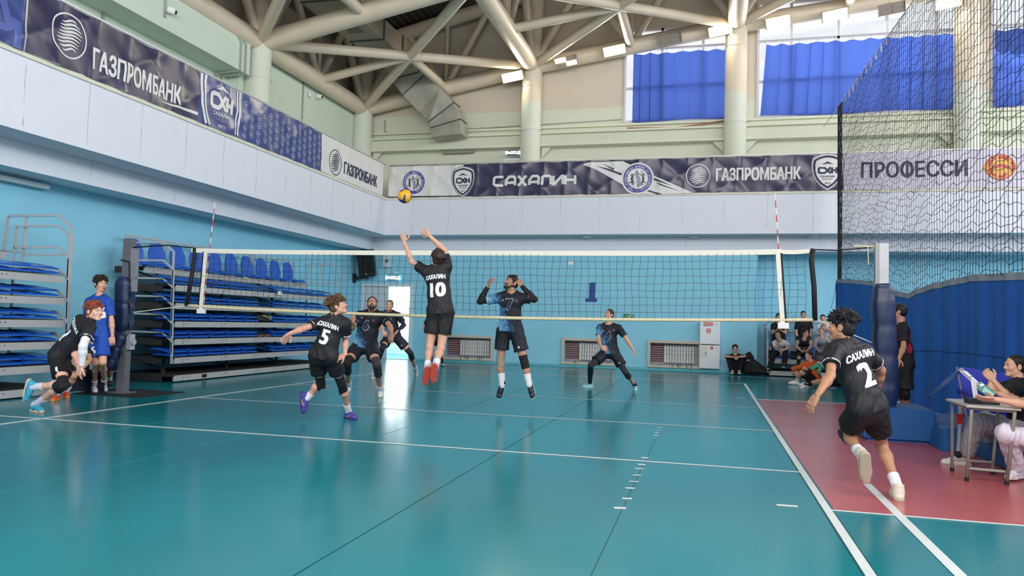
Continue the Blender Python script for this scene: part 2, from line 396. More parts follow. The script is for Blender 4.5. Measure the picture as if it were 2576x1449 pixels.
# ---- upper walls
struct('wall_gallery_left', MB().box((-9.6, -16, 5.3), (-9.25, 14.9, 13.2)).box((-9.25, -16, 7.85), (-8.5, 6.95, 8.85), 0).box((-9.25, 7.0, 5.3), (-8.85, 14.9, 8.95)), M_mint)
WIN = [(.75, 4.38, 8.15, 11.3), (5.0, 11.12, 8.15, 11.9), (11.72, 17.6, 8.15, 12.2)]
wu = MB(); holes_wall(wu, fy(14.5), -9.3, 20, 5.3, 14.6, WIN)
for h in WIN:
    for (a, b) in (((h[0], h[2]), (h[0], h[3])), ((h[1], h[3]), (h[1], h[2])), ((h[0], h[3]), (h[1], h[3])), ((h[1], h[2]), (h[0], h[2]))):
        wu.add([(a[0], 14.5, a[1]), (a[0], 14.75, a[1]), (b[0], 14.75, b[1]), (b[0], 14.5, b[1])], [(0, 1, 2, 3)])
struct('wall_gallery_far', wu, M_green)
M_wf = mat('white_window_bar', '#cdc9d2', .5); M_gl = glassmat('window_glass')
VERT = [[2.0, 3.32], [6.05, 7.45, 8.85, 10.25], [12.9, 14.3, 15.7]]
for k, (h, vs) in enumerate(zip(WIN, VERT)):
    f = MB(); y0, y1 = 14.44, 14.52
    for x in vs+[h[0]+.04, h[1]-.04]: f.box((x-.04, y0, h[2]), (x+.04, y1, h[3]))
    for z in (h[2]+.04, 9.31, 10.62, h[3]-.04): f.box((h[0], y0, z-.04), (h[1], y1, z+.04))
    w = struct('window_%d' % (k+2), f, M_wf)
    obj('pane', MB().box((h[0], 14.53, h[2]), (h[1], 14.536, h[3])), M_gl, w)
# ledges and steel beam along the far upper wall
lb = MB().box((-8.9, 14.25, 7.43), (20, 14.5, 7.82)).box((-8.9, 14.1, 7.80), (20, 14.5, 7.86)).box((-8.9, 14.1, 7.38), (20, 14.5, 7.44)).box((-8.9, 14.38, 8.05), (20, 14.5, 8.13))
for x in (-8.25, -2.0, 4.0, 4.7, 10.6, 11.3): lb.prism([(0, 7.38), (.35 if x in (-8.25, -2.0, 4.7, 11.3) else -.35, 7.38), (0, 7.02)], (lambda xx: (lambda a, b, w: (xx+a, 14.3+w, b)))(x), .04)
struct('trim_4', lb, M_green)
struct('trim_5', MB().box((-5.6, 14.3, 7.28), (-4.45, 14.42, 7.38)), mat('grille_grey', '#8d9087', .5))
# conduits on the upper walls
cd = MB(); M_cond = mat('grey_conduit', '#9aa39c', .5)
cd.tube([(-7.9, 14.46, 8.6), (-7.9, 14.46, 8.2), (-7.7, 14.46, 8.1), (-2.7, 14.46, 8.2), (.7, 14.46, 8.28)], .02)
cd.tube([(-8.83, 10.3, 8.8), (-8.83, 10.3, 5.5)], .025)
for y in (6.5, 6.72): cd.tube([(-8.48, y-.4, 8.9), (-8.48, y, 8.6), (-8.48, y, 7.86), (-9.2, y, 7.8), (-9.22, y, 5.4)], .03)
cd.tube([(-9.22, 2.6, 7.84), (-9.22, 2.6, 5.6)], .03); cd.tube([(-8.47, 3.6, 8.85), (-8.47, 3.6, 8.1)], .025)
cd.tube([(.9, 14.36, 7.95), (2.5, 14.34, 7.9), (4.3, 14.36, 8.1)], .02, mi=1)
struct('trim_6', cd, [M_cond, mat('red_cable', '#a8604e', .6)], smooth=True)

# ---- columns and the tubular roof structure
def zarch(x):
    P = [(-8.6, 8.95), (-2.35, 10.15), (4.35, 11.1), (10.95, 11.75), (17.5, 12.1), (22, 12.2)]
    return float(np.interp(x, [p[0] for p in P], [p[1] for p in P]))
def ztop(x):
    P = [(-9.5, 11.1), (-8.6, 11.25), (-2.35, 12.72), (4.35, 13.75), (10.95, 14.3), (20, 14.5)]
    return float(np.interp(x, [p[0] for p in P], [p[1] for p in P]))
NX = [-8.6, -2.35, 4.35, 10.95, 17.5]
def column(x, y, label):
    z = zarch(x); t = thing('column', label, 'column', (x, y, 5.36)); t['kind'] = 'structure'
    obj('shaft', MB().cyl((x, y, 5.36), (x, y, z-.1), .35, .34, 28), M_col, t, smooth='auto')
    obj('band', MB().cyl((x, y, 7.9), (x, y, 7.93), .36, n=28).cyl((x, y, z-.75), (x, y, z-.73), .35, n=28), M_col, t, smooth='auto')
    obj('upper_post', MB().cyl((x, y, z), (x, y, ztop(x)), .3, .36, 24), M_beige, t, smooth='auto')
column(-8.6, 14.1, 'round column in the corner where the two gallery walls meet')
column(-8.6, 7.5, 'round green column behind the banners on the left gallery')
column(-2.35, 14.1, 'round column on the far gallery left of the first curtained window')
column(4.35, 14.1, 'round column between the two curtained windows above the far gallery')
column(10.95, 14.1, 'round column seen through the hanging divider net')
def truss(label, A, fn_lo, fn_hi, ts, r=.27, rt=.24):
    """lower and upper chord over node parameters ts; fn(t) -> 3D"""
    t = thing('roof_truss', label, 'roof truss', fn_lo(ts[0])); t['kind'] = 'structure'
    obj('lower_chord', MB().tube([fn_lo(a) for a in ts], r, 20), M_beige, t, smooth='auto')
    obj('upper_chord', MB().tube([fn_hi(a) for a in ts], rt, 18), M_beige, t, smooth='auto')
    for a, b in zip(ts, ts[1:]):
        m = (a+b)/2; q1, q2 = a+(b-a)*.25, a+(b-a)*.75
        for p, q, rr in ((fn_lo(a), fn_hi(q1), .13), (fn_lo(m), fn_hi(q1), .12), (fn_lo(m), fn_hi(q2), .12), (fn_lo(b), fn_hi(q2), .13), (fn_lo(m), fn_hi(m), .07)):
            obj('web_pipe', MB().cyl(p, q, rr, n=14), M_beige, t, smooth='auto')
    return t
for y, lab in ((14.1, 'arched pipe truss along the far wall carrying the lamps'), (7.5, 'arched pipe truss spanning the hall from the left column'), (.9, 'arched pipe truss spanning the hall overhead')):
    truss(lab, 0, (lambda Y: (lambda x: (x, Y, zarch(x))))(y), (lambda Y: (lambda x: (x, Y, ztop(x))))(y), NX)
YN = [14.1, 7.5, .9, -5.7]
for x, lab in ((-8.6, 'pipe truss along the left gallery wall'), (-2.35, 'pipe truss running towards the camera from the middle column'), (4.35, 'pipe truss running towards the camera from the column between windows')):
    truss(lab, 0, (lambda X: (lambda y: (X, y, zarch(X))))(x), (lambda X: (lambda y: (X, y, ztop(X))))(x), YN, .28)
for i in range(3):
    for j in range(2):
        x0, x1, y0, y1 = NX[i], NX[i+1], YN[j], YN[j+1]; xm, ym = (x0+x1)/2, (y0+y1)/2
        t = thing('roof_bracing', 'crossed bracing pipes in the %s roof bay %s' % (('left', 'middle', 'right')[i], ('by the far wall', 'over the near court')[j]), 'roof bracing', (xm, ym, zarch(xm))); t['kind'] = 'structure'
        c = Vector((xm, ym, (zarch(x0)+zarch(x1))/2))
        # one brace runs from the left-near node to the right-far node, the other crosses it
        for p, q in (((x0, y1), (x1, y0)), ((x0, y0), (x1, y1))):
            obj('brace_pipe', MB().cyl((p[0], p[1], zarch(p[0])), (q[0], q[1], zarch(q[0])), .15, n=16), M_beige, t, smooth='auto')
        obj('tie_pipe', MB().cyl(c, (x0, ym, zarch(x0)), .14, n=14), M_beige, t, smooth='auto')
        obj('tie_pipe', MB().cyl(c, (xm, y0, zarch(xm)), .14, n=14), M_beige, t, smooth='auto')
# corrugated roof deck
rd = MB(); xs = []; x = -9.6
k = 0
while x < 20:
    xs += [(x, 0), (x+.07, .06), (x+.13, .06), (x+.2, 0)]; x += .25
rv = [(a, -16, ztop(a)+.32+d) for a, d in xs]+[(a, 15, ztop(a)+.32+d) for a, d in xs]
n = len(xs); rd.add(rv, [(i, n+i, n+i+1, i+1) for i in range(n-1)])
rd.add([(-9.6, -16, 11.8), (20, -16, 15.2), (20, 15, 15.2), (-9.6, 15, 11.8)], [(0, 1, 2, 3)])
struct('ceiling', rd, M_deck)

# ---- ventilation duct along the left roof bay with an elbow down the far wall
M_duct = mat('galvanised_sheet', '#a5a297', .42, .5, metal=.4, var=.18, vscale=2.2); M_fl = mat('duct_flange', '#4c4f4f', .5)
dt = thing('ventilation_duct', 'galvanised rectangular air duct under the roof, elbowing down the far wall', 'duct', (-6.55, 13, 9.8))
x0, x1 = -7.1, -6.02
ds = MB(); ds.box((x0, -6, 9.82), (x1, 12.7, 10.45)); obj('straight_run', ds, mat('painted_duct', '#a89c8a', .5, .4, var=.08), dt)
for y in np.arange(-4.5, 12.9, 1.45):
    fl = MB()
    for a, b in (((x0-.03, y-.03, 9.79), (x1+.03, y+.03, 9.83)), ((x0-.03, y-.03, 9.79), (x0+.005, y+.03, 10.48)), ((x1-.005, y-.03, 9.79), (x1+.03, y+.03, 10.48))): fl.box(a, b)
    obj('flange', fl, M_fl, dt)
for y in (8.6, 11.5): obj('air_grille', MB().box((-6.8, y, 9.80), (-6.35, y+.75, 9.83)), mat('grille_dark', '#6b6d68', .5), dt)
# elbow: swept rectangle from the run, leaning right, then vertical
el = MB(); path = [((-6.56, 12.7, 10.13), (0, .9, 1)), ((-6.56, 13.15, 9.95), (.25, .8, .85)), ((-6.35, 13.5, 9.55), (.6, .35, .5)), ((-5.75, 13.62, 8.95), (.7, .1, .55)), ((-5.33, 13.66, 8.5), (.85, 0, .3)), ((-5.16, 13.68, 8.1), (1, 0, .08)), ((-5.13, 13.68, 7.68), (1, 0, 0))]
pv = []
for i, (c, xa) in enumerate(path):
    c = Vector(c); a = Vector(path[max(0, i-1)][0]); b = Vector(path[min(len(path)-1, i+1)][0]); t = (b-a).normalized()
    e = Vector((1, 0, 0)) if i < 2 else Vector((.75, -.1, .62)) if i in (2, 3) else Vector((1, 0, .3)) if i == 4 else Vector((1, 0, 0))
    e = (e-t*e.dot(t)).normalized(); g = t.cross(e).normalized()
    w = .54; hgt = .32
    pv += [c+e*w+g*hgt, c-e*w+g*hgt, c-e*w-g*hgt, c+e*w-g*hgt]
el.add(pv, [(i*4+k, i*4+(k+1) % 4, i*4+4+(k+1) % 4, i*4+4+k) for i in range(len(path)-1) for k in range(4)]+[(0, 3, 2, 1), tuple(range(len(pv)-4, len(pv)))])
obj('elbow', el, M_duct, dt)
for i in (1, 2, 4, 5):
    q = pv[i*4:i*4+4]; c = sum(q, Vector())/4
    obj('flange', MB().tube([c+(p-c)*1.03 for p in q], .022, 6, closed=True), M_fl, dt)

# ---- flood lamps on the far truss
M_lampoff = mat('lamp_glass_off', '#8d857c', .3, .5); M_house = mat('lamp_housing', '#a59a8a', .45); M_tube = mat('lit_tube', '#fff6df', .3, emit=14)
LP = [(1290, 193, 3, 'leftmost lit flood lamp, left of the middle column'), (1424, 155, 2, 'lit flood lamp just right of the middle column'), (1546, 127, 3, 'lit flood lamp above the blank wall before the windows'), (1685, 98, 0, 'unlit flood lamp above the left end of the first window'), (1812, 77, 3, 'lit flood lamp just left of the column between the windows'), (1957, 55, 3, 'lit flood lamp just right of the column between the windows'), (2100, 38, 3, 'lit flood lamp above the second window'), (2243, 22, 0, 'unlit flood lamp left of the hanging net'), (2385, 8, 3, 'lit flood lamp seen through the hanging net')]
for px, py, on, lab in LP:
    c = atY(px, py, 13.72); ax = Vector((1, 0, .155)).normalized(); nrm = Vector((0, -.85, -.5)).normalized(); nrm = (nrm-ax*nrm.dot(ax)).normalized(); up = nrm.cross(ax)
    t = thing('flood_lamp', lab, 'flood lamp', c, 'flood lamps on the far truss')
    obj('housing', MB().obox(c-nrm*.05, (ax, up, nrm), (.37, .16, .045)).obox(c-ax*.37, (ax, up, nrm), (.012, .16, .06)).obox(c+ax*.37, (ax, up, nrm), (.012, .16, .06)), M_house, t)
    obj('bracket', MB().bar(c-nrm*.05+up*.1, c-nrm*.35+up*.12, .05), M_house, t)
    if on:
        l = bpy.data.lights.new('flood_light', 'AREA'); l.shape = 'RECTANGLE'; l.size = .6; l.size_y = .2; l.energy = 45*on/3; l.color = (1, .9, .7)
        lo_ = bpy.data.objects.new('flood_light', l); COL.objects.link(lo_); lo_.parent = t; lo_.location = nrm*.06; lo_.rotation_euler = nrm.to_track_quat('-Z', 'Y').to_euler()
    for s in (-1, 1):
        for k, (a, b) in enumerate(((-.34, -.02), (.02, .34))):
            lit = on == 3 or (on == 2 and (s > 0) == (k == 0))
            obj('lamp_tube', MB().obox(c+up*.075*s+ax*(a+b)/2, (ax, up, nrm), ((b-a)/2, .062, .02)), M_tube if lit else M_lampoff, t)

# ---- blue curtains hung in the gallery windows
M_cur = mat('royal_blue_curtain', '#4a64b4', .7, .25, trans=.5)
def curtain(x0, x1, z0, z1, Y, lab, seed, flare=0., npl=3.2):
    r = random.Random(seed); W_ = x1-x0; n = int(W_*44); ph = [r.uniform(0, 6) for _ in range(8)]
    def fn(u, v):
        x = x0+u*W_; z = z0+(z1-z0)*v
        g = x*2*math.pi/.40+ph[0]+1.5*math.sin(x*1.3+ph[1])+.7*math.sin(x*2.9+ph[5])+.6*v*math.sin(x*2+ph[6]); am = .35+.65*(.5+.5*math.sin(x*1.9+ph[7]))*(1-.35*v)
        d = .042*am*math.cos(g)+.02*math.sin(x*4.1+ph[2]+v); x += .085*am*math.sin(g)
        z -= .05*abs(math.sin(math.pi*(x-x0)/.52))**2*(v**6) - .03*math.sin(x*1.7+ph[4])*(1-v)**3
        x -= flare*(1-v)*(1-u)**3
        return (x, Y+d, z)
    t = thing('curtain', lab, 'curtain', ((x0+x1)/2, Y, z0), 'blue curtains in the gallery windows')
    obj('cloth', MB().grid(fn, n, 26), M_cur, t, smooth=True)
    hk = MB()
    x = x0
    while x < x1+.01: hk.cyl((x, Y, z1-.02), (x, Y, z1+.14), .006, n=6); x += .52
    hk.cyl((x0-.2, Y, z1+.14), (x1+.2, Y, z1+.14), .008, n=6)
    obj('hanging_wire', hk, M_cond, t)
curtain(1.1, 4.02, 8.15, 10.45, 14.35, 'blue curtain over the window between the two round columns', 1)
curtain(5.25, 11.05, 8.17, 10.48, 14.35, 'wide blue curtain right of the second column, half behind the net', 2, .15)
curtain(11.83, 17.4, 8.19, 10.5, 14.35, 'blue curtain at the right edge, wholly behind the net', 3)

# ---- small fittings on the far wall and gallery
def wallbox(name, lab, cat, x0, x1, z0, z1, Y, d, m, **k):
    return tag(obj(name, MB().box((x0, Y-d, z0), (x1, Y, z1)), m, bevel=min(.01, d/4), **k), lab, cat)

p, q = atX(0, 446, -8.2), atX(122, 479, -8.2); tl = thing('tube_lamp', 'white tube lamp fixed under the beam on the left wall', 'lamp', (-8.2, p.y, p.z))
obj('batten', MB().box((-8.3, p.y-1.2, p.z-.04), (-8.16, q.y, p.z+.04)), M_wh, tl, bevel=.01); obj('tube', MB().cyl((-8.13, p.y-1.2, p.z-.03), (-8.13, q.y-.05, p.z-.03), .018), mat('tube_off', '#c9d6dc', .3), tl)
for px, lab in ((1476, 'flush lamp under the far gallery above the navy number'), (1745, 'flush lamp under the far gallery left of the right antenna'), (2045, 'flush lamp under the far gallery right of the right antenna')):
    p = atZ(px, 594, 4.165); tag(obj('soffit_lamp', MB().cyl((p.x, p.y, 4.11), (p.x, p.y, 4.17), .13, .15, 20), M_fascia, smooth='auto'), lab, 'lamp', 'lamps under the far gallery')

# ================================================================== BANNERS ON THE GALLERY RAIL
M_navy = mat('navy_vinyl', '#2d2c4d', .27, .5, var=.12, vscale=1.5); M_blu = mat('blue_vinyl', '#33427f', .27, .5, var=.10, vscale=2)
M_wv = mat('white_vinyl', '#d9d8d6', .38, .5); M_ink = mat('navy_ink', '#26264a', .4, .4); M_pur = mat('violet_ink', '#454695', .4, .4)
M_blk = mat('black_ink', '#1d1d26', .4, .4); M_gry = mat('grey_ink', '#8d8fa0', .4, .4)
M_pw = mat('pale_print', '#b9bfd8', .38, .5); M_wlav = mat('pale_lavender_vinyl', '#c9c4d2', .4, .4)
pl = lambda x, y: (lambda p: (p.y, p.z))(atX(x, y, -6.82))
pf = lambda x, y: (lambda p: (p.x, p.z))(atY(x, y, 12.44))
class Banner:
    def __init__(s, name, label, side, u0, u1, m, amp=1., v0=5.405, v1=6.47, group=None):
        s.side, s.u0, s.u1, s.v0, s.v1, s.amp = side, u0, u1, v0, v1, amp
        c = s.P((u0+u1)/2, v0, 0)
        s.t = thing(name, label, 'banner', c, group)
        s.put(m, 'vinyl_sheet', None)
    def d(s, u, v):
        t = min(1, max(0, (v-s.v0)/(s.v1-s.v0))); a = abs(math.sin(math.pi*u/.74)); b = abs(math.sin(math.pi*u/.74+.5))
        k = lambda x: (1-abs(math.sin(x)))**3
        return s.amp*(.030*k(math.pi*u/.74)*t**1.3+.026*k(math.pi*u/.74+.4)*(1-t)**1.3+.016*k(u*2.1+t*2.3+s.u0)+.014*k(u*1.7-t*2.9)+.012*math.sin(u*3.1+2*t+s.u0)+.006*math.sin(u*8.3+7*t)+.004*math.sin(u*5+11*t))+.004
    def P(s, u, v, e):
        k = s.d(u, v)+e
        return (-6.84+k, u, v) if s.side == 'L' else (u, 12.46-k, v)
    def put(s, m, name, art, e=.006, mx=.07):
        if art is None:
            n = max(6, int((s.u1-s.u0)/.035)); W_ = s.u1-s.u0; H_ = s.v1-s.v0
            def fn(a, b):
                u = s.u0+a*W_; sag = .012*abs(math.sin(math.pi*u/.74))
                return s.P(u, s.v0+b*H_ + (sag*(1-b)*.8 - sag*b), 0)
            mb = MB().grid(fn, n, 20)
            if s.side == 'F': mb.f = [f for f in mb.f]
            return obj(name, mb, m, s.t, smooth=True)
        a = art.onto(lambda x, y: s.P(x, y, e), mx)
        return obj(name, a, m, s.t, smooth=True)
def fit(art, t, u0, u1, vc, h, bold=.02, slant=0, sp=1.):
    v, f = text2d(t, h, bold, 1, 'CENTER', sp); x0 = min(p[0] for p in v); x1 = max(p[0] for p in v); k = (u1-u0)/(x1-x0)
    return art.add([((p[0]-x0)*k+u0, p[1]+vc+slant*((p[0]-x0)*k)) for p in v], f)
def globe(art, cx, cy, r, ring=True):
    if ring: art.disc(cx, cy, r, 40, r*.93)
    for k in range(-4, 5):
        y0 = k*.155*r; w = math.sqrt(max(.05, 1-(k/4.9)**2))*.68*r; pts = []; ws = []
        for i in range(13):
            t = i/6-1; pts.append((cx+t*w+.06*r*math.sin(k), cy+y0+.13*r*math.sin(t*2.2+.4)-.05*r*t)); ws.append(r*(.03+.075*(1-t*t)*(1 if k % 2 else .8)))
        art.stroke(pts, ws)
SH = [(0, 1), (.35, .95), (.68, .84), (.86, .74), (.93, .45), (.92, .1), (.84, -.22), (.66, -.52), (.4, -.78), (0, -1.02)]
SH = SH+[(-x, y) for x, y in SH[-2:0:-1]]
def shield(cx, cy, w, h, k=1.): return [(cx+x*w*k, cy+y*h*k) for x, y in SH]
def sxh(art, cx, cy, w, h, lw):
    """the angular three-letter mark"""
    g = w/2; a = lambda pts: art.stroke([(cx+x*g, cy+y*h/2) for x, y in pts], lw)
    a([(-.28, .85), (-.82, .85), (-.98, .6), (-.98, -.6), (-.82, -.85), (-.3, -.85)]); a([(-.42, .85), (-.2, .55), (.22, -.6), (.36, -.95)]); a([(.36, .95), (.2, .6), (-.2, -.6), (-.38, -.85)])
    a([(.5, .95), (.5, -.95)]); a([(.97, .95), (.97, -.95)]); a([(.3, 0), (.97, 0)])
def mountain(art, cx, cy, w, h):
    art.poly([(cx-w, cy), (cx-.4*w, cy+.55*h), (cx-.12*w, cy+h), (cx+.1*w, cy+h*.95), (cx+.45*w, cy+.5*h), (cx+w, cy), (cx+.3*w, cy+.2*h), (cx, cy+.35*h), (cx-.3*w, cy+.15*h)])
def crest(B, cx, cy, w, h, dark):
    """shield crest with mark, word and year"""
    B.put(M_wv, 'shield_field', Art().poly(shield(cx, cy, w*1.1, h*1.1)), .005)
    B.put(dark, 'shield_outline', Art().stroke(shield(cx, cy, w, h, 1.07), w*.035, True).stroke(shield(cx, cy, w, h, .9), w*.14, True), .010)
    a = Art(); sxh(a, cx, cy+.08*h, w*1.12, h*.36, w*.13); mountain(a, cx, cy+.42*h, w*.42, h*.17)
    fit(a, 'САХАЛИН', cx-w*.45, cx+w*.45, cy-.27*h, h*.10, .03); a.stroke([(cx-w*.35, cy-.40*h), (cx+w*.35, cy-.40*h)], h*.02); a.stroke([(cx-w*.3, cy-.46*h), (cx+w*.3, cy-.46*h)], h*.02)
    fit(a, '2012', cx-w*.18, cx+w*.18, cy-.66*h, h*.09, .02); B.put(dark, 'shield_mark', a, .010)
def club(B, cx, cy, r):
    """round sports-school emblem with ring lettering and two players"""
    B.put(M_wv, 'emblem_disc', Art().disc(cx, cy, r*1.12, 48), .010)
    B.put(M_pur, 'emblem_ring', Art().disc(cx, cy, r, 48, r*.72), .014)
    a = Art(); s = 'ГБУ «Спортивная школа по волейболу»'
    for i, ch in enumerate(s):
        if ch == ' ': continue
        th = math.radians(-112 - i*(318/(len(s)-1)))
        a.text(ch, r*.15, cx+math.cos(th)*r*.86, cy+math.sin(th)*r*.86, .02, 1, th-math.pi/2)
    B.put(M_wv, 'ring_lettering', a, .018, .05)
    g = Art().poly([(cx-.16*r, cy+.5*r), (cx-.02*r, cy+.62*r), (cx+.3*r, cy-.5*r), (cx+.02*r, cy-.62*r)]).stroke([(cx-.45*r, cy-.3*r), (cx+.35*r, cy-.2*r), (cx, cy+.3*r), (cx-.45*r, cy-.3*r)], r*.03)
    B.put(M_gry, 'emblem_star', g, .014)
    k = Art()
    for sx in (-1, 1):
        q = lambda pts, w: k.stroke([(cx+sx*x*r, cy+y*r) for x, y in pts], [w_*r for w_ in w])
        q([(.34, .2), (.40, .0), (.36, -.2)], (.10, .13, .12)); q([(.36, -.18), (.5, -.3), (.6, -.26)], (.09, .06, .04)); q([(.36, -.18), (.28, -.36), (.40, -.46)], (.09, .06, .04))
        q([(.34, .18), (.16, .3), (.06, .36)], (.06, .045, .03)); q([(.38, .15), (.52, .3)], (.06, .03)); k.disc(cx+sx*.38*r, cy+.3*r, .06*r, 12)
    k.stroke([(cx+.02*r, cy-.4*r), (cx+.05*r, cy-.62*r)], r*.07); k.disc(cx+.3*r, cy+.46*r, r*.09, 16, r*.07)
    B.put(M_blk, 'emblem_players', k, .018)
def caps(s): return s

# ---- left rail
y65, y503, y606, y808, y966 = pl(62, 120)[0], pl(499, 290)[0], pl(606, 350)[0], pl(809, 400)[0], pl(964, 460)[0]
b0 = Banner('banner', 'dark blue banner cut by the left edge of the picture', 'L', -4.5, y65, M_blu, 1.2)
a = Art(); u, v = pl(22, 55); a.stroke([(u-.35, v+.3), (u-.1, v+.3), (u-.02, v+.05), (u+.16, v+.02), (u+.16, v-.35)], .13); a.stroke([(u-.35, v-.1), (u-.05, v-.1), (u+.16, v+.02)], .12); b0.put(mat('mid_blue_print', '#4a5aa0', .35, .5), 'lettering', a)
b1 = Banner('banner', 'long creased navy banner with white globe emblem and bank name on the left rail', 'L', y65+.01, y503, M_navy, 1.05)
a = Art(); c = pl(174, 119); globe(a, c[0], 5.965, .375)
p, q = pl(233, 150), pl(455, 238); fit(a, 'ГАЗПРОМБАНК', p[0], q[0], (p[1]+q[1])/2, .36, .035)
b1.put(M_wv, 'lettering', a, .008, .05)
b1.put(M_wv, 'white_hem', Art().poly([(y503-1.25, 5.50), (y503-.02, 5.53), (y503-.02, 5.60), (y503-.6, 5.56)]), .008)
b2 = Banner('banner', 'narrow blue banner with white stripes and a large three-letter mark, left rail', 'L', y503+.005, y606, M_blu, 1.0)
L2 = y606-y503; a = Art()
for k, w in ((.03, .06), (.10, .045)):
    a.stroke([(y503+L2*k+.02+.12*max(0, -(t-.15))**2*4, 5.44+1.02*(t+.5)) for t in np.linspace(-.5, .5, 9)], w*1.3)
    a.stroke([(y606-L2*k-.02-.05*max(0, -(t-.15))*2, 5.44+1.02*(t+.5)) for t in np.linspace(-.5, .5, 9)], w*1.1)
cx = (y503+y606)/2+.02; sxh(a, cx, 6.02, .74, .34, .095); mountain(a, cx, 6.27, .26, .12); fit(a, 'САХАЛИН', cx-.3, cx+.3, 5.75, .085, .03)
fit(a, 'ПРОФЕССИОНАЛЬНЫЙ', cx-.22, cx+.22, 5.66, .022, .01); fit(a, 'СПОРТИВНЫЙ КЛУБ', cx-.2, cx+.2, 5.62, .022, .01); fit(a, '2012', cx-.12, cx+.12, 5.5, .06, .02); b2.put(M_wv, 'lettering', a, .008, .05)
b3 = Banner('banner', 'blue banner patterned all over with small shield outlines, left rail', 'L', y606+.005, y808, M_blu, .9)
a = Art(); L3 = y808-y606; nx = 14; dx = L3/nx
for i in range(nx):
    for j in range(6):
        cx, cy = y606+dx*(i+.5), 5.50+.185*j+(.09 if i % 2 else 0)
        if cy > 6.40: continue
        a = Art(); a.stroke(shield(cx, cy, .062, .07), .012, True); a.stroke([(cx-.03, cy+.008), (cx+.03, cy+.008)], .022); a.stroke([(cx-.022, cy-.022), (cx+.022, cy-.022)], .008); b3.put(M_pw, 'shield_print', a, .008, .05)
b4 = Banner('banner', 'white banner with dark globe emblem and bank name in the corner of the left rail', 'L', y808+.005, y966, M_wv, .55)
a = Art(); c = pl(845, 409); globe(a, c[0], c[1], .37); p, q = pl(866, 425), pl(949, 454); fit(a, 'ГАЗПРОМБАНК', p[0], q[0], (p[1]+q[1])/2, .34, .04); b4.put(M_ink, 'lettering', a, .008, .05)
# ---- far rail
x975, x2105, xe = pf(976, 460)[0], pf(2122, 440)[0], 9.6
f1 = Banner('banner', 'long banner on the far rail, white at left and navy to the right, with crests', 'F', x975, x2105, M_navy, 1.0)
wx = pf(1165, 450)[0]
f1.put(M_wv, 'white_panel', Art().poly([(x975+.01, 5.45), (x975+.01, 6.45), (wx, 6.45), (wx, 5.45)]), .003)
f1.put(M_wv, 'white_brush_stroke', Art().poly([pf(*q) for q in ((1478,409),(1567,405),(1640,440),(1691,462),(1745,486),(1619,489),(1562,462),(1500,427),(1466,414))]), .005)
a = Art()
for pts in (((1500,418),(1530,424),(1565,436),(1562,441),(1528,428)), ((1515,411),(1545,424),(1543,428)), ((1645,447),(1692,468),(1640,452)), ((1600,470),(1668,488),(1652,489)), ((1650,458),(1712,482),(1660,466))): a.poly([pf(*q) for q in pts])
f1.put(M_ink, 'brush_fleck', a, .009)
c = pf(1163, 457); crest(f1, c[0]+.02, c[1], .39, .46, M_ink)
c = pf(1041, 459); club(f1, c[0], c[1], .385)
c = pf(1604, 449); club(f1, c[0], c[1], .44)
c = pf(2082, 432); crest(f1, c[0], c[1], .44, .5, M_ink)
a = Art(); p, q = pf(1240, 455), pf(1450, 453); W7 = (q[0]-p[0])/7.35; h = .36; y0 = (p[1]+q[1])/2; lw = .082
GL = {'C': [[(1, 1), (.18, 1), (0, .85), (0, .15), (.18, 0), (1, 0)]], 'A': [[(0, 0), (0, .55), (.35, 1), (.85, 1), (1, .85), (1, 0)], [(0, .32), (1, .32)]], 'X': [[(0, 1), (.2, .95), (.8, .05), (1, 0)], [(0, 0), (.2, .05), (.8, .95), (1, 1)]],
      'L': [[(0, 0), (.12, .1), (.12, .85), (.3, 1), (.85, 1), (1, .85), (1, 0)]], 'I': [[(0, 1), (0, .05), (.12, .05), (.88, .95), (1, .95), (1, 0)]], 'H': [[(0, 1), (0, 0)], [(1, 1), (1, 0)], [(0, .5), (1, .5)]]}
for i, ch in enumerate('CAXALIH'):
    for s_ in GL[ch]: a.stroke([(p[0]+lw/2+i*W7*1.05+x*W7*.82, y0+(y-.5)*(h-lw)) for x, y in s_], lw)
p, q = pf(1801, 440), pf(2015, 434); c = pf(1756, 442); globe(a, c[0], c[1], .355); fit(a, 'ГАЗПРОМБАНК', p[0], q[0], (p[1]+q[1])/2, .36, .04)
f1.put(M_wv, 'lettering', a, .009, .05)
f2 = Banner('banner', 'pale banner with dark block lettering behind the divider net', 'F', x2105+.01, 9.72, M_wlav, .6)
a = Art(); p, q = pf(2166, 430), pf(2434, 420); fit(a, 'ПРООЕССИ', p[0], q[0], (p[1]+q[1])/2, .44, .02)
_x = [max(w_[0] for w_ in text2d(t_, .44, .02, 1, 'LEFT')[0]) for t_ in ('ПРО', 'ПРОО', 'ПРООЕССИ')]; _u = p[0]+(q[0]-p[0])*((_x[0]+_x[1])/2+.01)/_x[2]
a.stroke([(_u, (p[1]+q[1])/2-.25), (_u, (p[1]+q[1])/2+.25)], .075); f2.put(M_ink, 'lettering', a, .008, .06)
f3 = Banner('banner', 'pale banner with red and yellow ball emblem at the right edge', 'F', 9.73, 14.5, M_wlav, .5)
M_org = mat('yellow_print', '#d7a544', .4); M_redp = mat('red_print', '#b93a3c', .4)
c = pf(2516, 420); f3.put(M_org, 'ball_emblem', Art().add([(c[0]+math.cos(i*math.pi/18)*.40, c[1]+math.sin(i*math.pi/18)*.32) for i in range(36)], [tuple(range(36))]), .008)
a = Art()
for k in range(5): a.stroke([(c[0]+(.36-.03*k)*math.cos(t+k*1.25)*(.95-.2*abs(t)), c[1]+.29*math.sin(t*1.1+k*1.25)*(.95-.1*abs(t))) for t in np.linspace(-.5, .5, 7)], .07)
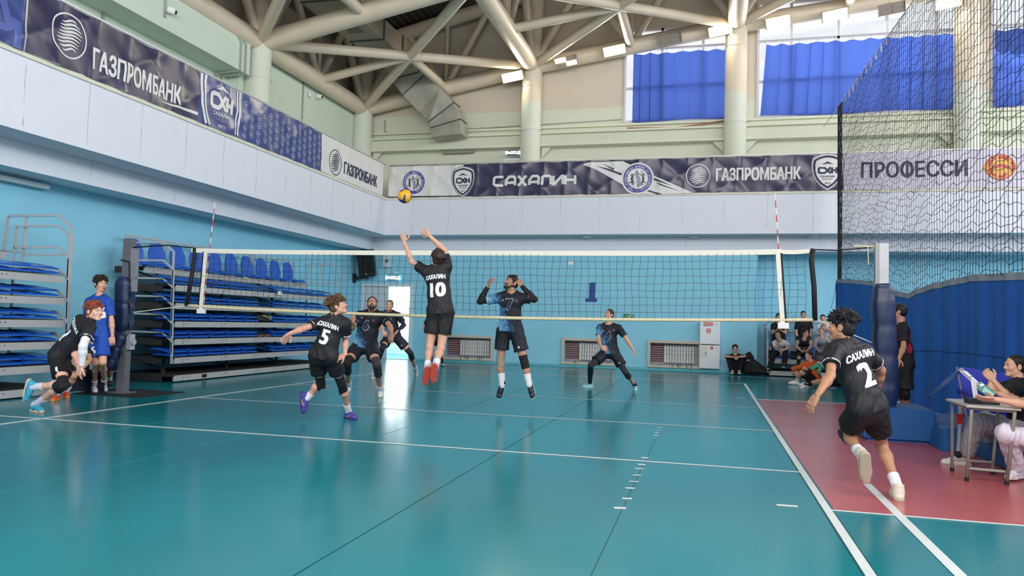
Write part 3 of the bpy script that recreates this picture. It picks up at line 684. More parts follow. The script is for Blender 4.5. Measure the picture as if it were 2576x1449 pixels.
a.stroke([(c[0]-.25, c[1]-.05), (c[0], c[1]+.05), (c[0]+.25, c[1]-.02)], .08); a.disc(c[0], c[1], .36, 30, .33)
fit(a, 'З', c[0]+.56, c[0]+1.0, c[1]+.05, .66, .03); f3.put(M_redp, 'red_print', a, .012, .06)

# ================================================================== COURT EQUIPMENT AND FITTINGS
M_steel = mat('galvanised_post', '#a9a9ad', .4, .5, metal=.5, var=.06, vscale=8); M_dsteel = mat('dark_grey_steel', '#5d5f66', .5, .4)
M_tape = mat('white_tape', '#d8d5c8', .7); M_rope = mat('cream_rope_sleeve', '#cfc4a4', .8, var=.08, vscale=20); M_black = mat('black_webbing', '#17181b', .7)
M_cord = mat('black_net_cord', '#15191d', .8); M_redp2 = mat('antenna_red', '#b92b38', .5); M_pad = mat('navy_vinyl_pad', '#1d2a4c', .42, .45, var=.08, vscale=4, bump=.12, bscale=6)
M_rubber = mat('black_rubber', '#191a1c', .8); M_silver = mat('silver_paint', '#a9adb3', .4, .5, metal=.2)
# ---- volleyball net: sagging grid, tapes, side bands, antennas
def ntop(x): return 2.425+.06*((x)/4.8)**4*.6 + (.0 if x > -4.4 else 0)
def nbot(x): return 1.43+.07*(x/4.7)**2
net = thing('volleyball_net', 'black volleyball net with white top tape stretched across the court', 'net', (0, 0, 1.43), None)
r = random.Random(5); g = MB()
def netp(x, t):
    return Vector((x+.012*math.sin(x*5+t*7), .02*math.sin(x*2.1+t*3), nbot(x)+t*(ntop(x)-.05-nbot(x))+.008*math.sin(x*6.3+t*11)*(1-abs(2*t-1))))
xs = np.arange(-4.70, 4.96, .105)
for x in xs: g.tube([netp(x, t) for t in np.linspace(0, 1, 9)], .0028, 4, caps=False)
for k in range(1, 9): g.tube([netp(x, k/9) for x in xs], .0028, 4, caps=False)
obj('mesh_cord', g, M_cord, net)
def band(pts, hgt, dep=.012):
    mb = MB(); n = len(pts); vs = []
    for p in pts: vs += [p+Vector((0, -dep, hgt/2)), p+Vector((0, dep, hgt/2)), p+Vector((0, dep, -hgt/2)), p+Vector((0, -dep, -hgt/2))]
    mb.add(vs, [(i*4+k, i*4+4+k, i*4+4+(k+1) % 4, i*4+(k+1) % 4) for i in range(n-1) for k in range(4)]+[(3, 2, 1, 0), tuple(range(4*n-4, 4*n))]); return mb
obj('top_tape', band([Vector((x, 0, ntop(x)-.035)) for x in np.linspace(-4.72, 4.55, 30)], .072), M_tape, net)
obj('top_tape_end', band([Vector((x, 0, ntop(x)-.035+.01*math.sin(9*x))) for x in np.linspace(4.55, 4.9, 8)], .055), M_tape, net)
obj('bottom_tape', MB().tube([(x, 0, nbot(x)) for x in np.linspace(-4.78, 4.98, 40)], .024, 10), M_rope, net, smooth=True)
for x, dx in ((-4.44, -.05), (4.50, .07)):
    t = obj('side_band', MB().bar((x, -.01, 2.42), (x+dx, -.01, 1.44), .06, .02, up=(0, 1, 0)), M_tape, net)
    obj('band_edge', MB().bar((x+.045*(1 if x > 0 else -1), -.012, 2.40), (x+dx+.045*(1 if x > 0 else -1), -.012, 1.46), .022, .012, up=(0, 1, 0)), M_cord, net)
    obj('band_clip', MB().box((x+dx-.06, -.03, 1.38), (x+dx+.08, .02, 1.46)), mat('white_clip', '#dcdcdc', .5), net)
for x0, x1 in ((-4.66, -4.77), (4.93, 4.98)):
    obj('end_band', MB().tube([(x0+(.02 if x0 > 0 else 0), 0, 2.46), (x0, 0, 2.3), (x0+(x1-x0)*.5+.01, 0, 1.95), (x1, 0, 1.5)], .035, 10), M_black, net, smooth=True)
obj('net_cable', MB().tube([(-5.9, 0, 2.47), (-5.2, .01, 2.51), (-4.66, 0, 2.46)], .012, 6), M_cord, net, smooth=True)
obj('net_cable', MB().tube([(4.93, 0, 2.45), (5.25, 0, 2.44), (5.8, 0, 2.49)], .009, 6), M_cord, net, smooth=True)
obj('tension_line', MB().tube([(-4.77, 0, 1.5), (-5.9, .02, 1.36)], .008, 6), M_tape, net)
obj('tension_line', MB().tube([(4.98, 0, 1.52), (5.7, .02, 1.22)], .007, 6), M_tape, net)
for (b, tp, lab) in (((-4.47, .03, 1.46), (-4.34, .03, 3.22), 'red and white striped antenna at the left end of the net'), ((4.58, .03, 1.46), (4.46, .03, 3.22), 'red and white striped antenna at the right end of the net')):
    t = thing('net_antenna', lab, 'antenna', b, 'net antennas'); b, tp = Vector(b), Vector(tp)
    for nm, off, mm in (('red_stripes', 0, M_redp2), ('white_stripes', 1, M_tape)):
        mb = MB()
        for k in range(off, 18, 2): mb.cyl(b.lerp(tp, k/18), b.lerp(tp, (k+1)/18), .007, n=8)
        obj(nm, mb, mm, t)
# ---- posts and their pads
t = thing('net_post', 'grey steel net post at left beside the bleachers', 'net post', (-5.95, 0, 0))
obj('base_mat', MB().box((-6.55, -.45, 0), (-5.2, .62, .012)), mat('black_mat', '#15181b', .7), t)
obj('upright', MB().box((-6.03, -.07, .012), (-5.87, .07, 2.62)), M_dsteel, t, bevel=.01)
obj('foot_plate', MB().box((-6.12, -.14, .012), (-5.78, .14, .03)), M_dsteel, t)
obj('slider', MB().box((-5.87, -.06, 1.72), (-5.80, .06, 2.45)).box((-5.82, -.03, 1.95), (-5.77, .03, 2.2)), mat('slider_grey', '#7d7f86', .4, .5), t)
obj('winch', MB().box((-5.87, -.05, .74), (-5.80, .06, 1.0)).cyl((-5.80, 0, .87), (-5.76, 0, .87), .05), M_silver, t)
obj('tie_cord', MB().tube([(-6.04, -.08, 2.25), (-5.86, -.09, 2.22), (-5.85, -.085, 2.0), (-5.85, -.08, 1.4)], .012, 6), M_cord, t)
def padmesh(p0, p1, rx, ry, folds, seed=0, tilt=.0):
    p0, p1 = Vector(p0), Vector(p1); rr = random.Random(seed); d = (p1-p0); L = d.length; d.normalize(); a = Vector((1, 0, 0)); a = (a-d*a.dot(d)).normalized(); b = d.cross(a)
    def fn(u, v):
        th = -2*math.pi*u; e = min(1, 8*min(v, 1-v)+.0); e = .55+.45*math.sqrt(max(0, e))
        k = e*(1-.07*sum(math.exp(-((v-f)/.035)**2) for f in folds))*(1+.02*math.sin(3*th+9*v)+.012*math.sin(7*th-23*v))
        c, s = math.cos(th), math.sin(th); sq = (abs(c)**3+abs(s)**3)**(-1/3)*.93
        return p0+d*(L*v)+a*(c*sq*rx*k)+b*(s*sq*ry*k)
    mb = MB().grid(fn, 32, 40); n = 33
    mb.f.append(tuple(range(32))); mb.m.append(0); mb.f.append(tuple(range(40*n+31, 40*n-1, -1))); mb.m.append(0); return mb
for p0, p1, lab, f in (((-5.98, -.02, 1.04), (-5.98, -.02, 1.97), 'upper navy pad wrapped around the left net post', (.5,)), ((-6.18, -.1, .40), (-5.99, -.02, 1.03), 'lower navy pad slumping off the left net post', (.3, .62))):
    t = thing('post_pad', lab, 'post pad', p0, 'pads on the left post')
    obj('padding', padmesh(p0, p1, .155, .15, f, 2), M_pad, t, smooth=True)
    q = Vector(p0).lerp(Vector(p1), .5); obj('closure_flap', MB().grid(lambda u, v: Vector(p0).lerp(Vector(p1), .04+.92*v)+Vector((.158+.02*math.sin(v*19)-.02*u, -.06+.12*u, 0)), 4, 16), M_pad, t, smooth=True)
t = thing('net_post', 'galvanised net post at right rising out of its navy pad', 'net post', (5.83, 0, 0))
obj('upright', MB().box((5.75, -.06, .0), (5.87, .06, 2.53)), M_steel, t, bevel=.01)
obj('side_rail', MB().box((5.71, -.045, .4), (5.75, .045, 2.53)), mat('rail_grey', '#8b8b90', .4, metal=.5), t)
obj('cable_end', MB().tube([(5.45, 0, 2.49), (5.55, 0, 2.5), (5.75, 0, 2.48)], .012, 6).tube([(5.62, -.02, 2.49), (5.63, -.03, 2.25)], .006, 6), M_rope, t)
t = thing('post_pad', 'tall navy pad around the right net post', 'post pad', (5.83, 0, .42))
obj('padding', padmesh((5.86, -.02, .40), (5.80, -.02, 2.0), .155, .15, (.2, .42, .66, .9), 4), M_pad, t, smooth=True)
obj('closure_flap', MB().grid(lambda u, v: (5.68-.012*math.sin(v*25)+.03*u-.06*(.5-v)*.6, -.16+.06*u, .5+1.45*v), 3, 24), M_black, t, smooth=True)
M_mat = mat('navy_foam_mat', '#1f5088', .6, .25, var=.08, vscale=2, bump=.08, bscale=5)
def mound(x0, x1, y0, y1, h0, h1, rx=.05):
    def fn(u, v):
        z = (h0+(h1-h0)*u); e = min(1, 14*min(u, 1-u, v, 1-v)); return (x0+(x1-x0)*u, y0+(y1-y0)*v, z*(.0 if e <= 0 else .72+.28*math.sqrt(e))+.012*math.sin(9*u+5*v))
    return MB().grid(fn, 30, 20)
tag(obj('foam_block', MB().box((5.52, -.42, .0), (6.35, .5, .42)), M_mat, bevel=.04), 'blue padded block around the foot of the right net post', 'foam block')
tag(obj('crash_mat', mound(6.25, 7.35, -.95, .75, .24, .36), M_mat, smooth=True), 'blue crash mat folded on the floor beside the padded block', 'mat')

# ---- ball
bl = MB().ball((0, 0, 0), .105, 48, 32); B0 = atY(1018, 494, -.35)
bm_ = mat('ball_yellow', '#e2a411', .4, .4)
def ballcol(f):
    c = sum((Vector(bl.v[i]) for i in f), Vector())/len(f); c.normalize(); c = Matrix.Rotation(.5, 3, 'Y') @ Matrix.Rotation(-.5, 3, 'Z') @ c
    w = .30*math.sin(3*math.atan2(c.z, c.x)); return 1 if abs(c.y+.15-w) < .22 or abs(c.x*.8-.55*c.z+.1*math.sin(5*c.y)) < .13 and c.z < .2 else 0
bl.m = [ballcol(f) for f in bl.f]; bl.v = [tuple(Vector(v)+B0) for v in bl.v]
tag(obj('volleyball', bl, [bm_, mat('ball_blue', '#232f7c', .4, .4)], smooth=True), 'yellow and blue volleyball in the air above the jumping setter', 'ball')

# ---- telescopic bleachers
M_seat = mat('blue_seat_plastic', '#1a55b8', .28, .5); M_tier = mat('tier_fascia', '#a6a8aa', .45, .4, var=.05, vscale=6); M_board = mat('dark_deck_board', '#2e2a29', .7); M_rail = mat('rail_grey_paint', '#a4abb0', .4, .4)
M_frame = mat('dark_frame', '#3a3f45', .6)
ZT = [.15, .50, .87, 1.22, 1.585, 1.945, 2.30]
def seat_fold(x, y, z, w=.58):
    """folded-down seat: pan with the back lying on it"""
    def slab(z0, dz, x0, x1, rise):
        def fn(u, v):
            e = min(1, 9*min(u, 1-u)); return (x0+(x1-x0)*v, y-w/2+w*u, z0+dz*(.35+.65*math.sqrt(e))*(1 if 0 < v < 1 else .6)+rise*v+.012*math.sin(3.1*u*2)*(1-v))
        return fn
    mb = MB()
    for z0, dz, x0, x1, rs in ((z, .055, x+.16, x-.26, .01), (z+.075, .05, x+.13, x-.30, .055)):
        mb.grid(slab(z0, dz, x0, x1, rs), 12, 5); mb.grid(lambda u, v: (x0+(x1-x0)*v, y-w/2+w*(1-u), z0+rs*v), 12, 5)
        mb.grid(lambda u, v: (x0, y-w/2+w*u, z0+dz*v*(.35+.65*math.sqrt(min(1, 9*min(u, 1-u))))*.6), 12, 1)
    return mb
def seat_up(x, y, z, w=.47):
    def fn(u, v):
        a = (u-.5)*2; k = 1-.22*max(0, v-.5)/.5*abs(a); zz = z+.10+.44*v*(1-.20*abs(a)**3*v)
        return (x-.05-.05*v+.02*a*a, y+a*w/2*(.93+.10*math.sin(math.pi*min(1, v*1.1)))*k, zz)
    mb = MB().grid(fn, 12, 12); mb.grid(lambda u, v: Vector(fn(1-u, v))-Vector((.03, 0, 0)), 12, 12)
    for s in (0, 1): mb.grid(lambda u, v, s=s: Vector(fn(s, v))-Vector((.03*(u if s == 0 else 1-u), 0, 0)), 1, 12)
    mb.grid(lambda u, v: Vector(fn(u, 1))-Vector((.03*v, 0, 0)), 12, 1)
    def pan(u, v):
        e = min(1, 8*min(u, 1-u)); return (x-.06+.40*v, y-w/2+w*u, z+.06*math.sqrt(e)+.01*math.sin(4*v)-.02*(v > .99))
    mb.grid(pan, 12, 6); mb.grid(lambda u, v: (x+.34, y-w/2+w*u, z-.0+.06*v*math.sqrt(min(1, 8*min(u, 1-u)))), 12, 1)
    return mb
def rail_frame(y, zb, xb, xf, zlow, ch=.24): 
    mb = MB(); w = .035
    P = [(xb, y, zb), (xf-ch, y, zb), (xf, y, zb-ch*.75), (xf, y, zlow)]
    for a, b in zip(P, P[1:]): mb.bar(a, b, w)
    mb.bar((xb, y, zb+.02), (xb, y, zb-.38), w); return mb
def bleacher(name, lab, y0, y1, xf, xb, groups, ups, rail_y, side):
    t = thing(name, lab, 'bleacher', ((xf+xb)/2, (y0+y1)/2, 0))
    for k, z in enumerate(ZT):
        top = k == 6; fx = xf-.72 if top else xf-.012*k; ya, yb = (y0-.1, y1-.5) if top else (y0, y1)
        tr = obj('tier', MB().box((fx-.035, ya, z-.125), (fx, yb, z-.01)), M_tier, t)
        obj('tier_board', MB().box((xb, ya, z-.035), (fx-.004, yb, z)).box((xb, ya, z-.14), (fx-.3, ya+.02, z-.03)), M_board, tr)
        bo = MB()
        for y in np.arange(ya+.25, yb, 1.25):
            for dy, dz in ((0, -.05), (.1, -.05), (0, -.095), (.18, -.05)): bo.cyl((fx-.002, y+dy, z+dz), (fx+.006, y+dy, z+dz), .010, n=6)
        obj('bolts', bo, M_frame, tr)
    fr = MB()
    for y in np.arange(y0+.35, y1, 2.1):
        for k in range(6):
            fr.bar((xf-.55-.05*k, y, ZT[k]), (xf-.55-.05*k, y, ZT[k+1]-.03), .05); fr.bar((xf-.5, y, ZT[k]+.05), (xb+.1, y, ZT[k+1]-.06), .035)
    fr.box((xf-.5, y0+.3, .02), (xf-.3, y1-.3, .13)); obj('support_frame', fr, M_frame, t)
    cs = MB()
    for y in np.arange(y0+.6, y1, .9): cs.cyl((xf-.12, y-.02, .035), (xf-.12, y+.02, .035), .035, n=10)
    obj('castors', cs, M_rubber, t); obj('lock_plate', MB().box((xf, y0+.85, .05), (xf+.006, y0+1.0, .12)), M_rubber, t)
    for k in range(1, 6):
        for gi, ys in enumerate(groups):
            for y in ys: 
                if y0 < y < y1: obj('folded_seat', seat_fold(xf-.22, y, ZT[k]+.015), M_seat, t, smooth='auto')
    for y in ups: obj('upright_seat', seat_up(xf-.95, y, ZT[6]+.02), M_seat, t, smooth='auto')
    for k in range(6):
        obj('side_rail', rail_frame(rail_y, .99+.357*k, xb+.25, xf-.02-.012*k, max(.38, .25+.33*k)), M_rail, t)
    return t
def frange(a, b, s): return list(np.arange(a, b, s))
G = [[2.27+.62*i for i in range(5)], [5.93+.58*i for i in range(5)]]
b1_ = bleacher('bleacher', 'long retracted grey bleacher with blue seats behind the net on the left wall', 2.1, 8.75, -6.6, -8.05, G, [2.03+.643*i for i in range(10)], 2.02, -1)
bk = MB()
for a, b in ((2.24, 4.51), (4.6, 6.6), (6.7, 8.72)):
    bk.bar((-8.0, a, 2.95), (-8.0, b, 2.95), .04)
    for y in (a, (a+b)/2, b): bk.bar((-8.0, y, 2.3), (-8.0, y, 2.96), .04)
obj('back_rail', bk, M_rail, b1_)
fr = MB()
for a, b in (((-7.6, 8.85, 2.9), (-6.8, 8.85, 2.9)), ((-6.8, 8.85, 2.9), (-6.55, 8.85, 2.65)), ((-6.55, 8.85, 2.65), (-6.55, 8.85, 1.4)), ((-7.6, 8.85, 2.9), (-7.6, 8.85, 1.2)), ((-7.6, 8.85, 2.35), (-6.55, 8.85, 2.35)), ((-7.2, 8.85, 2.9), (-7.2, 8.85, 2.35))): fr.bar(a, b, .035)
obj('end_rail', fr, M_rail, b1_)
for px, py, q in ((617, 696, 0), (704, 737, 0)):
    p = atX(px, py, -7.29 if py < 700 else -6.58); obj('row_sign', MB().box((p.x, p.y-.09, p.z-.045), (p.x+.008, p.y+.09, p.z+.045)), M_wh, b1_)
    obj('row_number', Art().text('%s' % ('1', '2')[py > 700], .06, 0, 0, .01).onto(lambda x, y, p=p: (p.x+.010, p.y+x, p.z+y)), M_blk, b1_)
G2 = [[-.98-.6*i for i in range(6)]]
b2_ = bleacher('bleacher', 'retracted grey bleacher with blue seats cut by the left edge of the picture', -4.6, -.60, -6.6, -8.05, G2, [-1.55-.64*i for i in range(4)], -.52, 1)
fr = MB()
for a, b in (((-8.0, -.5, 2.96), (-6.95, -.5, 2.96)), ((-6.95, -.5, 2.96), (-6.66, -.5, 2.74)), ((-6.66, -.5, 2.74), (-6.66, -.5, 1.3)), ((-8.0, -.5, 2.96), (-8.05, -.5, 2.35)), ((-7.62, -.5, 2.96), (-7.66, -.5, 2.0)), ((-8.05, -.5, 2.35), (-7.6, -.5, 2.35)), ((-7.6, -.5, 2.3), (-6.66, -.5, 2.3))): fr.bar(a, b, .04)
obj('end_rail', fr, M_rail, b2_)
def bag(name, lab, loc, s, m, strap=None):
    x, y, z = loc; t = thing(name, lab, 'bag', loc)
    obj('body', MB().grid(lambda u, v: (x+s[0]*(lambda c: math.copysign(abs(c)**.6, c))(math.cos(2*math.pi*u))*(.62+.42*v)*min(1, (9*v)**.5, (12*(1-v))**.5)*(1+.05*math.sin(31*u)), y+s[1]*(lambda c: math.copysign(abs(c)**.6, c))(math.sin(2*math.pi*u))*min(1, (9*v)**.5, (12*(1-v))**.5), z+s[2]*(1-v)*(1-.12*math.cos(2*math.pi*u+.6))*.95+.012*math.sin(9*u+14*v)*v+.012), 24, 14), m, t, smooth=True)
    if strap: obj('strap', MB().tube(strap, .014, 6), mat('lime_strap', '#a5a83a', .6), t, smooth=True)
    return t
M_bag = mat('black_bag_cloth', '#1a1b1f', .7, var=.1, vscale=9, bump=.15, bscale=14)
bag('backpack', 'dark backpack with lime straps lying on the third bleacher row', (-6.78, 5.25, 1.22), (.17, .2, .2), M_bag, [(-6.6, 5.1, 1.38), (-6.56, 5.25, 1.34), (-6.58, 5.4, 1.28), (-6.62, 5.5, 1.33), (-6.64, 5.42, 1.38)])
tag(obj('folded_cloth', MB().grid(lambda u, v: (-6.95+.3*v, 5.0+.62*u, .87+.05*(1-abs(2*v-1)**4)+.015*math.sin(u*14+v*3)), 18, 8), mat('brown_cloth', '#6a4740', .8), smooth=True), 'brown cloth left on the second bleacher row', 'cloth')

# ---- fittings on the far blue wall
sp = thing('loudspeaker', 'black loudspeaker tilted on a wall bracket above the far doors', 'loudspeaker', (-7.75, 13.1, 2.9))
c = Vector((-7.72, 13.05, 3.28)); ax = Matrix.Rotation(-.06, 3, 'Y') @ Matrix.Rotation(.18, 3, 'X')
e = [ax @ Vector(v) for v in ((1, 0, 0), (0, 1, 0), (0, 0, 1))]
cab = MB(); cab.add([c+e[0]*x*(.30 if y < 0 else .2)+e[1]*y*.2+e[2]*z*.46 for z in (-1, 1) for x, y in ((-1, -1), (1, -1), (1, 1), (-1, 1))], [(3,2,1,0),(4,5,6,7),(0,1,5,4),(1,2,6,5),(2,3,7,6),(3,0,4,7)])
obj('cabinet', cab, mat('black_plastic', '#17181b', .5), sp, bevel=.03); obj('grille', MB().obox(c-e[1]*.205+e[2]*.05, e, (.26, .008, .36)), mat('speaker_grille', '#101114', .8), sp)
obj('badge', MB().cyl(c-e[1]*.215-e[2]*.36, c-e[1]*.205-e[2]*.36, .03), M_silver, sp)
obj('bracket', MB().bar((-7.75, 13.1, 2.8), (-8.28, 13.2, 2.72), .05).bar((-7.75, 13.08, 2.86), (-8.28, 13.2, 2.80), .04).cyl((-7.74, 13.08, 2.72), (-7.74, 13.08, 2.9), .04).box((-8.3, 13.1, 2.6), (-8.26, 13.3, 2.92)), M_black, sp)
eb = thing('junction_box', 'white junction box on the blue wall right of the loudspeaker', 'junction box', (-7.12, 13.38, 3.2)); obj('case', MB().box((-7.28, 13.3, 3.14), (-6.98, 13.4, 3.62)), mat('box_grey_white', '#b4cbd6', .5), eb, bevel=.01); obj('knob', MB().box((-7.18, 13.28, 3.32), (-7.08, 13.3, 3.42)), M_dsteel, eb); obj('conduit', MB().cyl((-7.1, 13.38, 2.95), (-7.1, 13.38, 3.14), .015).cyl((-7.1, 13.38, 3.62), (-7.1, 13.38, 3.72), .015), M_tape, eb)
def sign(lab, cx, cz, w, h, Y, bgm, txts, cat='sign', yt=0):
    t = thing('exit_sign' if cat == 'exit sign' else 'wall_sign', lab, cat, (cx, Y, cz-h/2)); obj('plate', MB().box((cx-w/2, Y-.03, cz-h/2), (cx+w/2, Y, cz+h/2)), bgm, t)
    for s, hh, dx, dz, m, b in txts: obj('lettering', Art().text(s, hh, 0, 0, b).onto(lambda x, y: (cx+dx+x, Y-.034, cz+dz+y)), m, t)
    return t
M_litw = mat('lit_sign_white', '#f4fbff', .4, emit=2.2); M_sgn = mat('sign_green', '#1d7a4c', .5); M_sgr = mat('sign_dark', '#3b4a55', .4)
sign('lit exit sign above the far double doors', -6.92, 2.80, .46, .14, 13.38, mat('sign_glass', '#7fb3c8', .4), [('ВЫХОД', .10, 0, 0, M_litw, .02)], 'exit sign')
sign('dark lit exit sign hung above the gallery door', -2.95, 7.18, .42, .17, 14.1, M_sgr, [('ВЫХОД', .10, 0, 0, M_litw, .03)], 'exit sign')
sign('green emergency exit plate left of the gallery door', -3.72, 6.83, .42, .2, 14.48, M_sgn, [('ЗАПАСНЫЙ', .05, 0, .055, M_wh, .01), ('ВЫХОД', .085, 0, -.035, M_wh, .02)], 'exit sign')
t = sign('green running-man exit sign low on the far blue wall', 1.18, 1.66, .32, .15, 13.38, M_sgn, [], 'exit sign')
a = Art().stroke([(.03, .02), (0, -.02), (.04, -.05)], .02).stroke([(-.0, -.02), (-.05, -.05)], .018).stroke([(.0, .03), (-.05, .02)], .015).disc(.04, .05, .015, 10).stroke([(.07, -.06), (.07, .06), (.12, .06), (.12, -.06)], .012).stroke([(-.12, 0), (-.07, 0)], .015)
obj('running_man', a.onto(lambda x, y: (1.18+x, 13.345, 1.66+y)), M_wh, t)
tag(obj('wall_number', Art().poly([(-.085, .29), (.10, .31), (.10, -.21), (.17, -.21), (.17, -.32), (-.21, -.32), (-.21, -.21), (-.10, -.21)]).onto(lambda x, y: (-.02+x, 13.39, 2.42+y)), mat('painted_navy', '#24468c', .6)), 'dark blue number one painted on the far blue wall', 'number')
wallbox('socket_box', 'small white double socket high on the far blue wall', 'socket', -.82, -.66, 3.28, 3.40, 13.4, .04, M_wh)
wallbox('socket_box', 'small white square box under the ledge by the far gallery corner', 'socket', -6.86, -6.72, 2.95, 3.0, 13.4, .03, M_wh)
# gallery door and its panel
d2 = struct('door_2', MB().box((-3.3, 14.44, 5.36), (-2.0, 14.5, 6.98)), mat('gallery_door', '#cbbfc6', .5)); obj('door_frame', MB().box((-3.38, 14.42, 5.36), (-3.3, 14.5, 7.06)).box((-3.38, 14.42, 6.98), (-2.0, 14.5, 7.06)), M_wh, d2)
# radiator niches
for k, h in enumerate(NICHE):
    t = thing('radiator', ('left radiator niche behind the jumping players', 'middle radiator niche behind the crouching defender', 'right radiator niche beside the hydrant cabinets')[k]+', behind a wire grille', 'radiator', ((h[0]+h[1])/2, 13.5, h[2]), 'radiators in wall niches')
    fm = MB(); w = .09
    fm.box((h[0]-w, 13.33, h[2]-w), (h[1]+w, 13.42, h[2])).box((h[0]-w, 13.33, h[3]), (h[1]+w, 13.42, h[3]+w)).box((h[0]-w, 13.33, h[2]), (h[0], 13.42, h[3])).box((h[1], 13.33, h[2]), (h[1]+w, 13.42, h[3]))
    obj('frame', fm, mat('niche_frame', '#b9b4a6', .6), t)
    obj('back_panel', MB().box((h[0]+.01, 13.66, h[2]+.01), (h[1]-.01, 13.675, h[3]-.01)), mat('radiator_back', '#b9a9ac', .7), t)
    rb = MB(); m_ = (h[0]+h[1])/2
    for x in np.arange(m_-.32, h[1]-.12, .085): rb.box((x, 13.55, h[2]+.06), (x+.072, 13.63, h[3]-.08))
    obj('ribs', rb, mat('radiator_white', '#d6d6d4', .5), t)
    pb = MB()
    for z in np.arange(h[2]+.1, h[3]-.05, .07): pb.cyl((h[0]+.02, 13.62, z), (m_-.3, 13.62, z), .016, n=8)
    obj('pipes', pb, mat('maroon_pipe', '#7a3f42', .5), t)
    gm = MB()
    for x in np.arange(h[0]+.05, h[1], .075): gm.bar((x, 13.46, h[2]), (x, 13.46, h[3]), .006)
    for z in np.arange(h[2]+.06, h[3], .13): gm.bar((h[0], 13.46, z), (h[1], 13.46, z), .006)
    rr = random.Random(k)
    for i in range(7): x = rr.uniform(h[0]+.2, h[1]-.2); gm.tube([(x, 13.36, h[2]+.03), (x+.04, 13.32, h[2]-.02), (x+.02, 13.31, h[2]-.10*rr.random())], .008, 5)
    obj('wire_grille', gm, M_cord, t)
# hydrant cabinets
for z0, z1, lab in ((.86, 1.56, 'upper white hydrant cabinet with two red stickers on the far wall'), (.12, .83, 'lower white hydrant cabinet with a red extinguisher sticker on the far wall')):
    t = thing('hydrant_cabinet', lab, 'cabinet', (3.66, 13.3, z0)); obj('body', MB().box((3.36, 13.2, z0), (3.96, 13.4, z1)), M_wh, t, bevel=.012)
    obj('door', MB().box((3.38, 13.185, z0+.02), (3.94, 13.2, z1-.02)), mat('cabinet_door', '#dde3e8', .45), t); obj('latch', MB().cyl((3.86, 13.17, z1-.08), (3.86, 13.19, z1-.08), .022), M_silver, t)
    st = [(3.47, 3.60, 1.42, 1.53), (3.62, 3.74, 1.42, 1.53), (3.56, 3.68, 1.23, 1.34)] if z0 > .5 else [(3.68, 3.76, .71, .80)]
    for a_, b_, c_, d_ in st: obj('red_sticker', MB().box((a_, 13.18, c_), (b_, 13.186, d_)), mat('sticker_red', '#c4272f', .5), t)
    if z0 > .5:
        obj('sticker_text', Art().stroke([(3.49, 1.49), (3.58, 1.49)], .02).stroke([(3.49, 1.455), (3.57, 1.455)], .015).stroke([(3.64, 1.50), (3.72, 1.50)], .012).stroke([(3.64, 1.47), (3.72, 1.47)], .012).stroke([(3.64, 1.44), (3.72, 1.44)], .012).disc(3.62, 1.29, .03, 12).onto(lambda x, y: (x, 13.176, y)), M_wh, t)
        obj('notice', MB().box((3.55, 13.18, 1.16), (3.69, 13.186, 1.22)), M_tape, t)
    else:
        obj('sticker_text', Art().stroke([(3.72, .735), (3.72, .775)], .02).onto(lambda x, y: (x, 13.176, y)), M_wh, t)
        obj('notice', MB().box((3.40, 13.18, .48), (3.60, 13.186, .80)), M_tape, t); obj('notice_mark', Art().poly([(3.52, .56), (3.57, .56), (3.545, .63)]).onto(lambda x, y: (x, 13.175, y)), mat('sticker_red', '#c4272f'), t)
# security cameras
def cctv(lab, p, nrm, pole=None):
    p = Vector(p); n = Vector(nrm).normalized(); s = n.cross(Vector((0, 0, 1))).normalized(); u = s.cross(n)
    t = thing('security_camera', lab, 'camera', p); obj('housing', MB().obox(p, (s, n, u), (.07, .10, .065)), M_wh, t, bevel=.02); obj('lens', MB().obox(p+n*.10, (s, n, u), (.045, .008, .04)), M_blk, t)
    obj('bracket', MB().cyl(p-n*.05, p-n*.25+u*.05, .02), M_wh, t)
    if pole: obj('hanger', MB().cyl(p+Vector((0, .08, 0)), (p.x, 13.9, 12.55), .018), M_wh, t)
cctv('white security camera on the green box beam at the upper left', atX(432, 28, -8.4), (1, .3, -.3)); cctv('white security camera under the left pipe truss above the patterned banner', atX(803, 243, -8.75), (1, .1, -.2)); cctv('small white camera hanging under the roof truss', atY(1268, 62, 13.6), (-.3, -1, -.3), 1)
wallbox('alarm_box', 'small white alarm box on the green gallery wall left of a camera', 'alarm', -8.86, -8.78, 0, 0, 0, 0, M_wh) if False else tag(obj('alarm_box', (lambda p: MB().box((p.x-.03, p.y-.06, p.z-.07), (p.x+.03, p.y+.06, p.z+.07)))(atX(779, 238, -8.8)), M_wh, bevel=.01), 'small white alarm box on the green gallery wall, left of a camera', 'alarm')

# ---- divider: blue curtain below, black netting above, running from the far wall towards the camera
dv = lambda y: 7.0+(13.5-y)*.039
M_div = mat('divider_curtain_blue', '#2460b0', .75, .2, var=.06, vscale=1.2)
def ztopc(y): return float(np.interp(y, [-4, -1, .3, 2, 4, 5.2, 6.2, 8, 10.5, 11.9, 12.2], [2.05, 2.1, 2.16, 2.24, 2.2, 2.1, 2.2, 2.5, 2.7, 2.78, 2.62]))
dt = thing('divider_curtain', 'floor-length blue divider curtain along the right side of the court', 'curtain', (7.3, 5, 0))
def dcur(u, v):
    y = 12.2-u*16.2; x = dv(y)+.045*math.sin(y*6.3+.9*math.sin(y*1.7))*(.45+.55*v)+.03*math.sin(y*15+math.sin(y*2.3))*(.4+.6*v); return (x, y, .02+(ztopc(y)-.02)*(1-v))
obj('cloth', MB().grid(dcur, 420, 18), M_div, dt, smooth=True)
hm = MB(); hm.grid(lambda u, v: Vector(dcur(u, 0))+Vector((-.012, 0, .03-.10*v)), 420, 1); obj('grey_heading', hm, mat('grey_webbing', '#8b93a0', .8), dt)
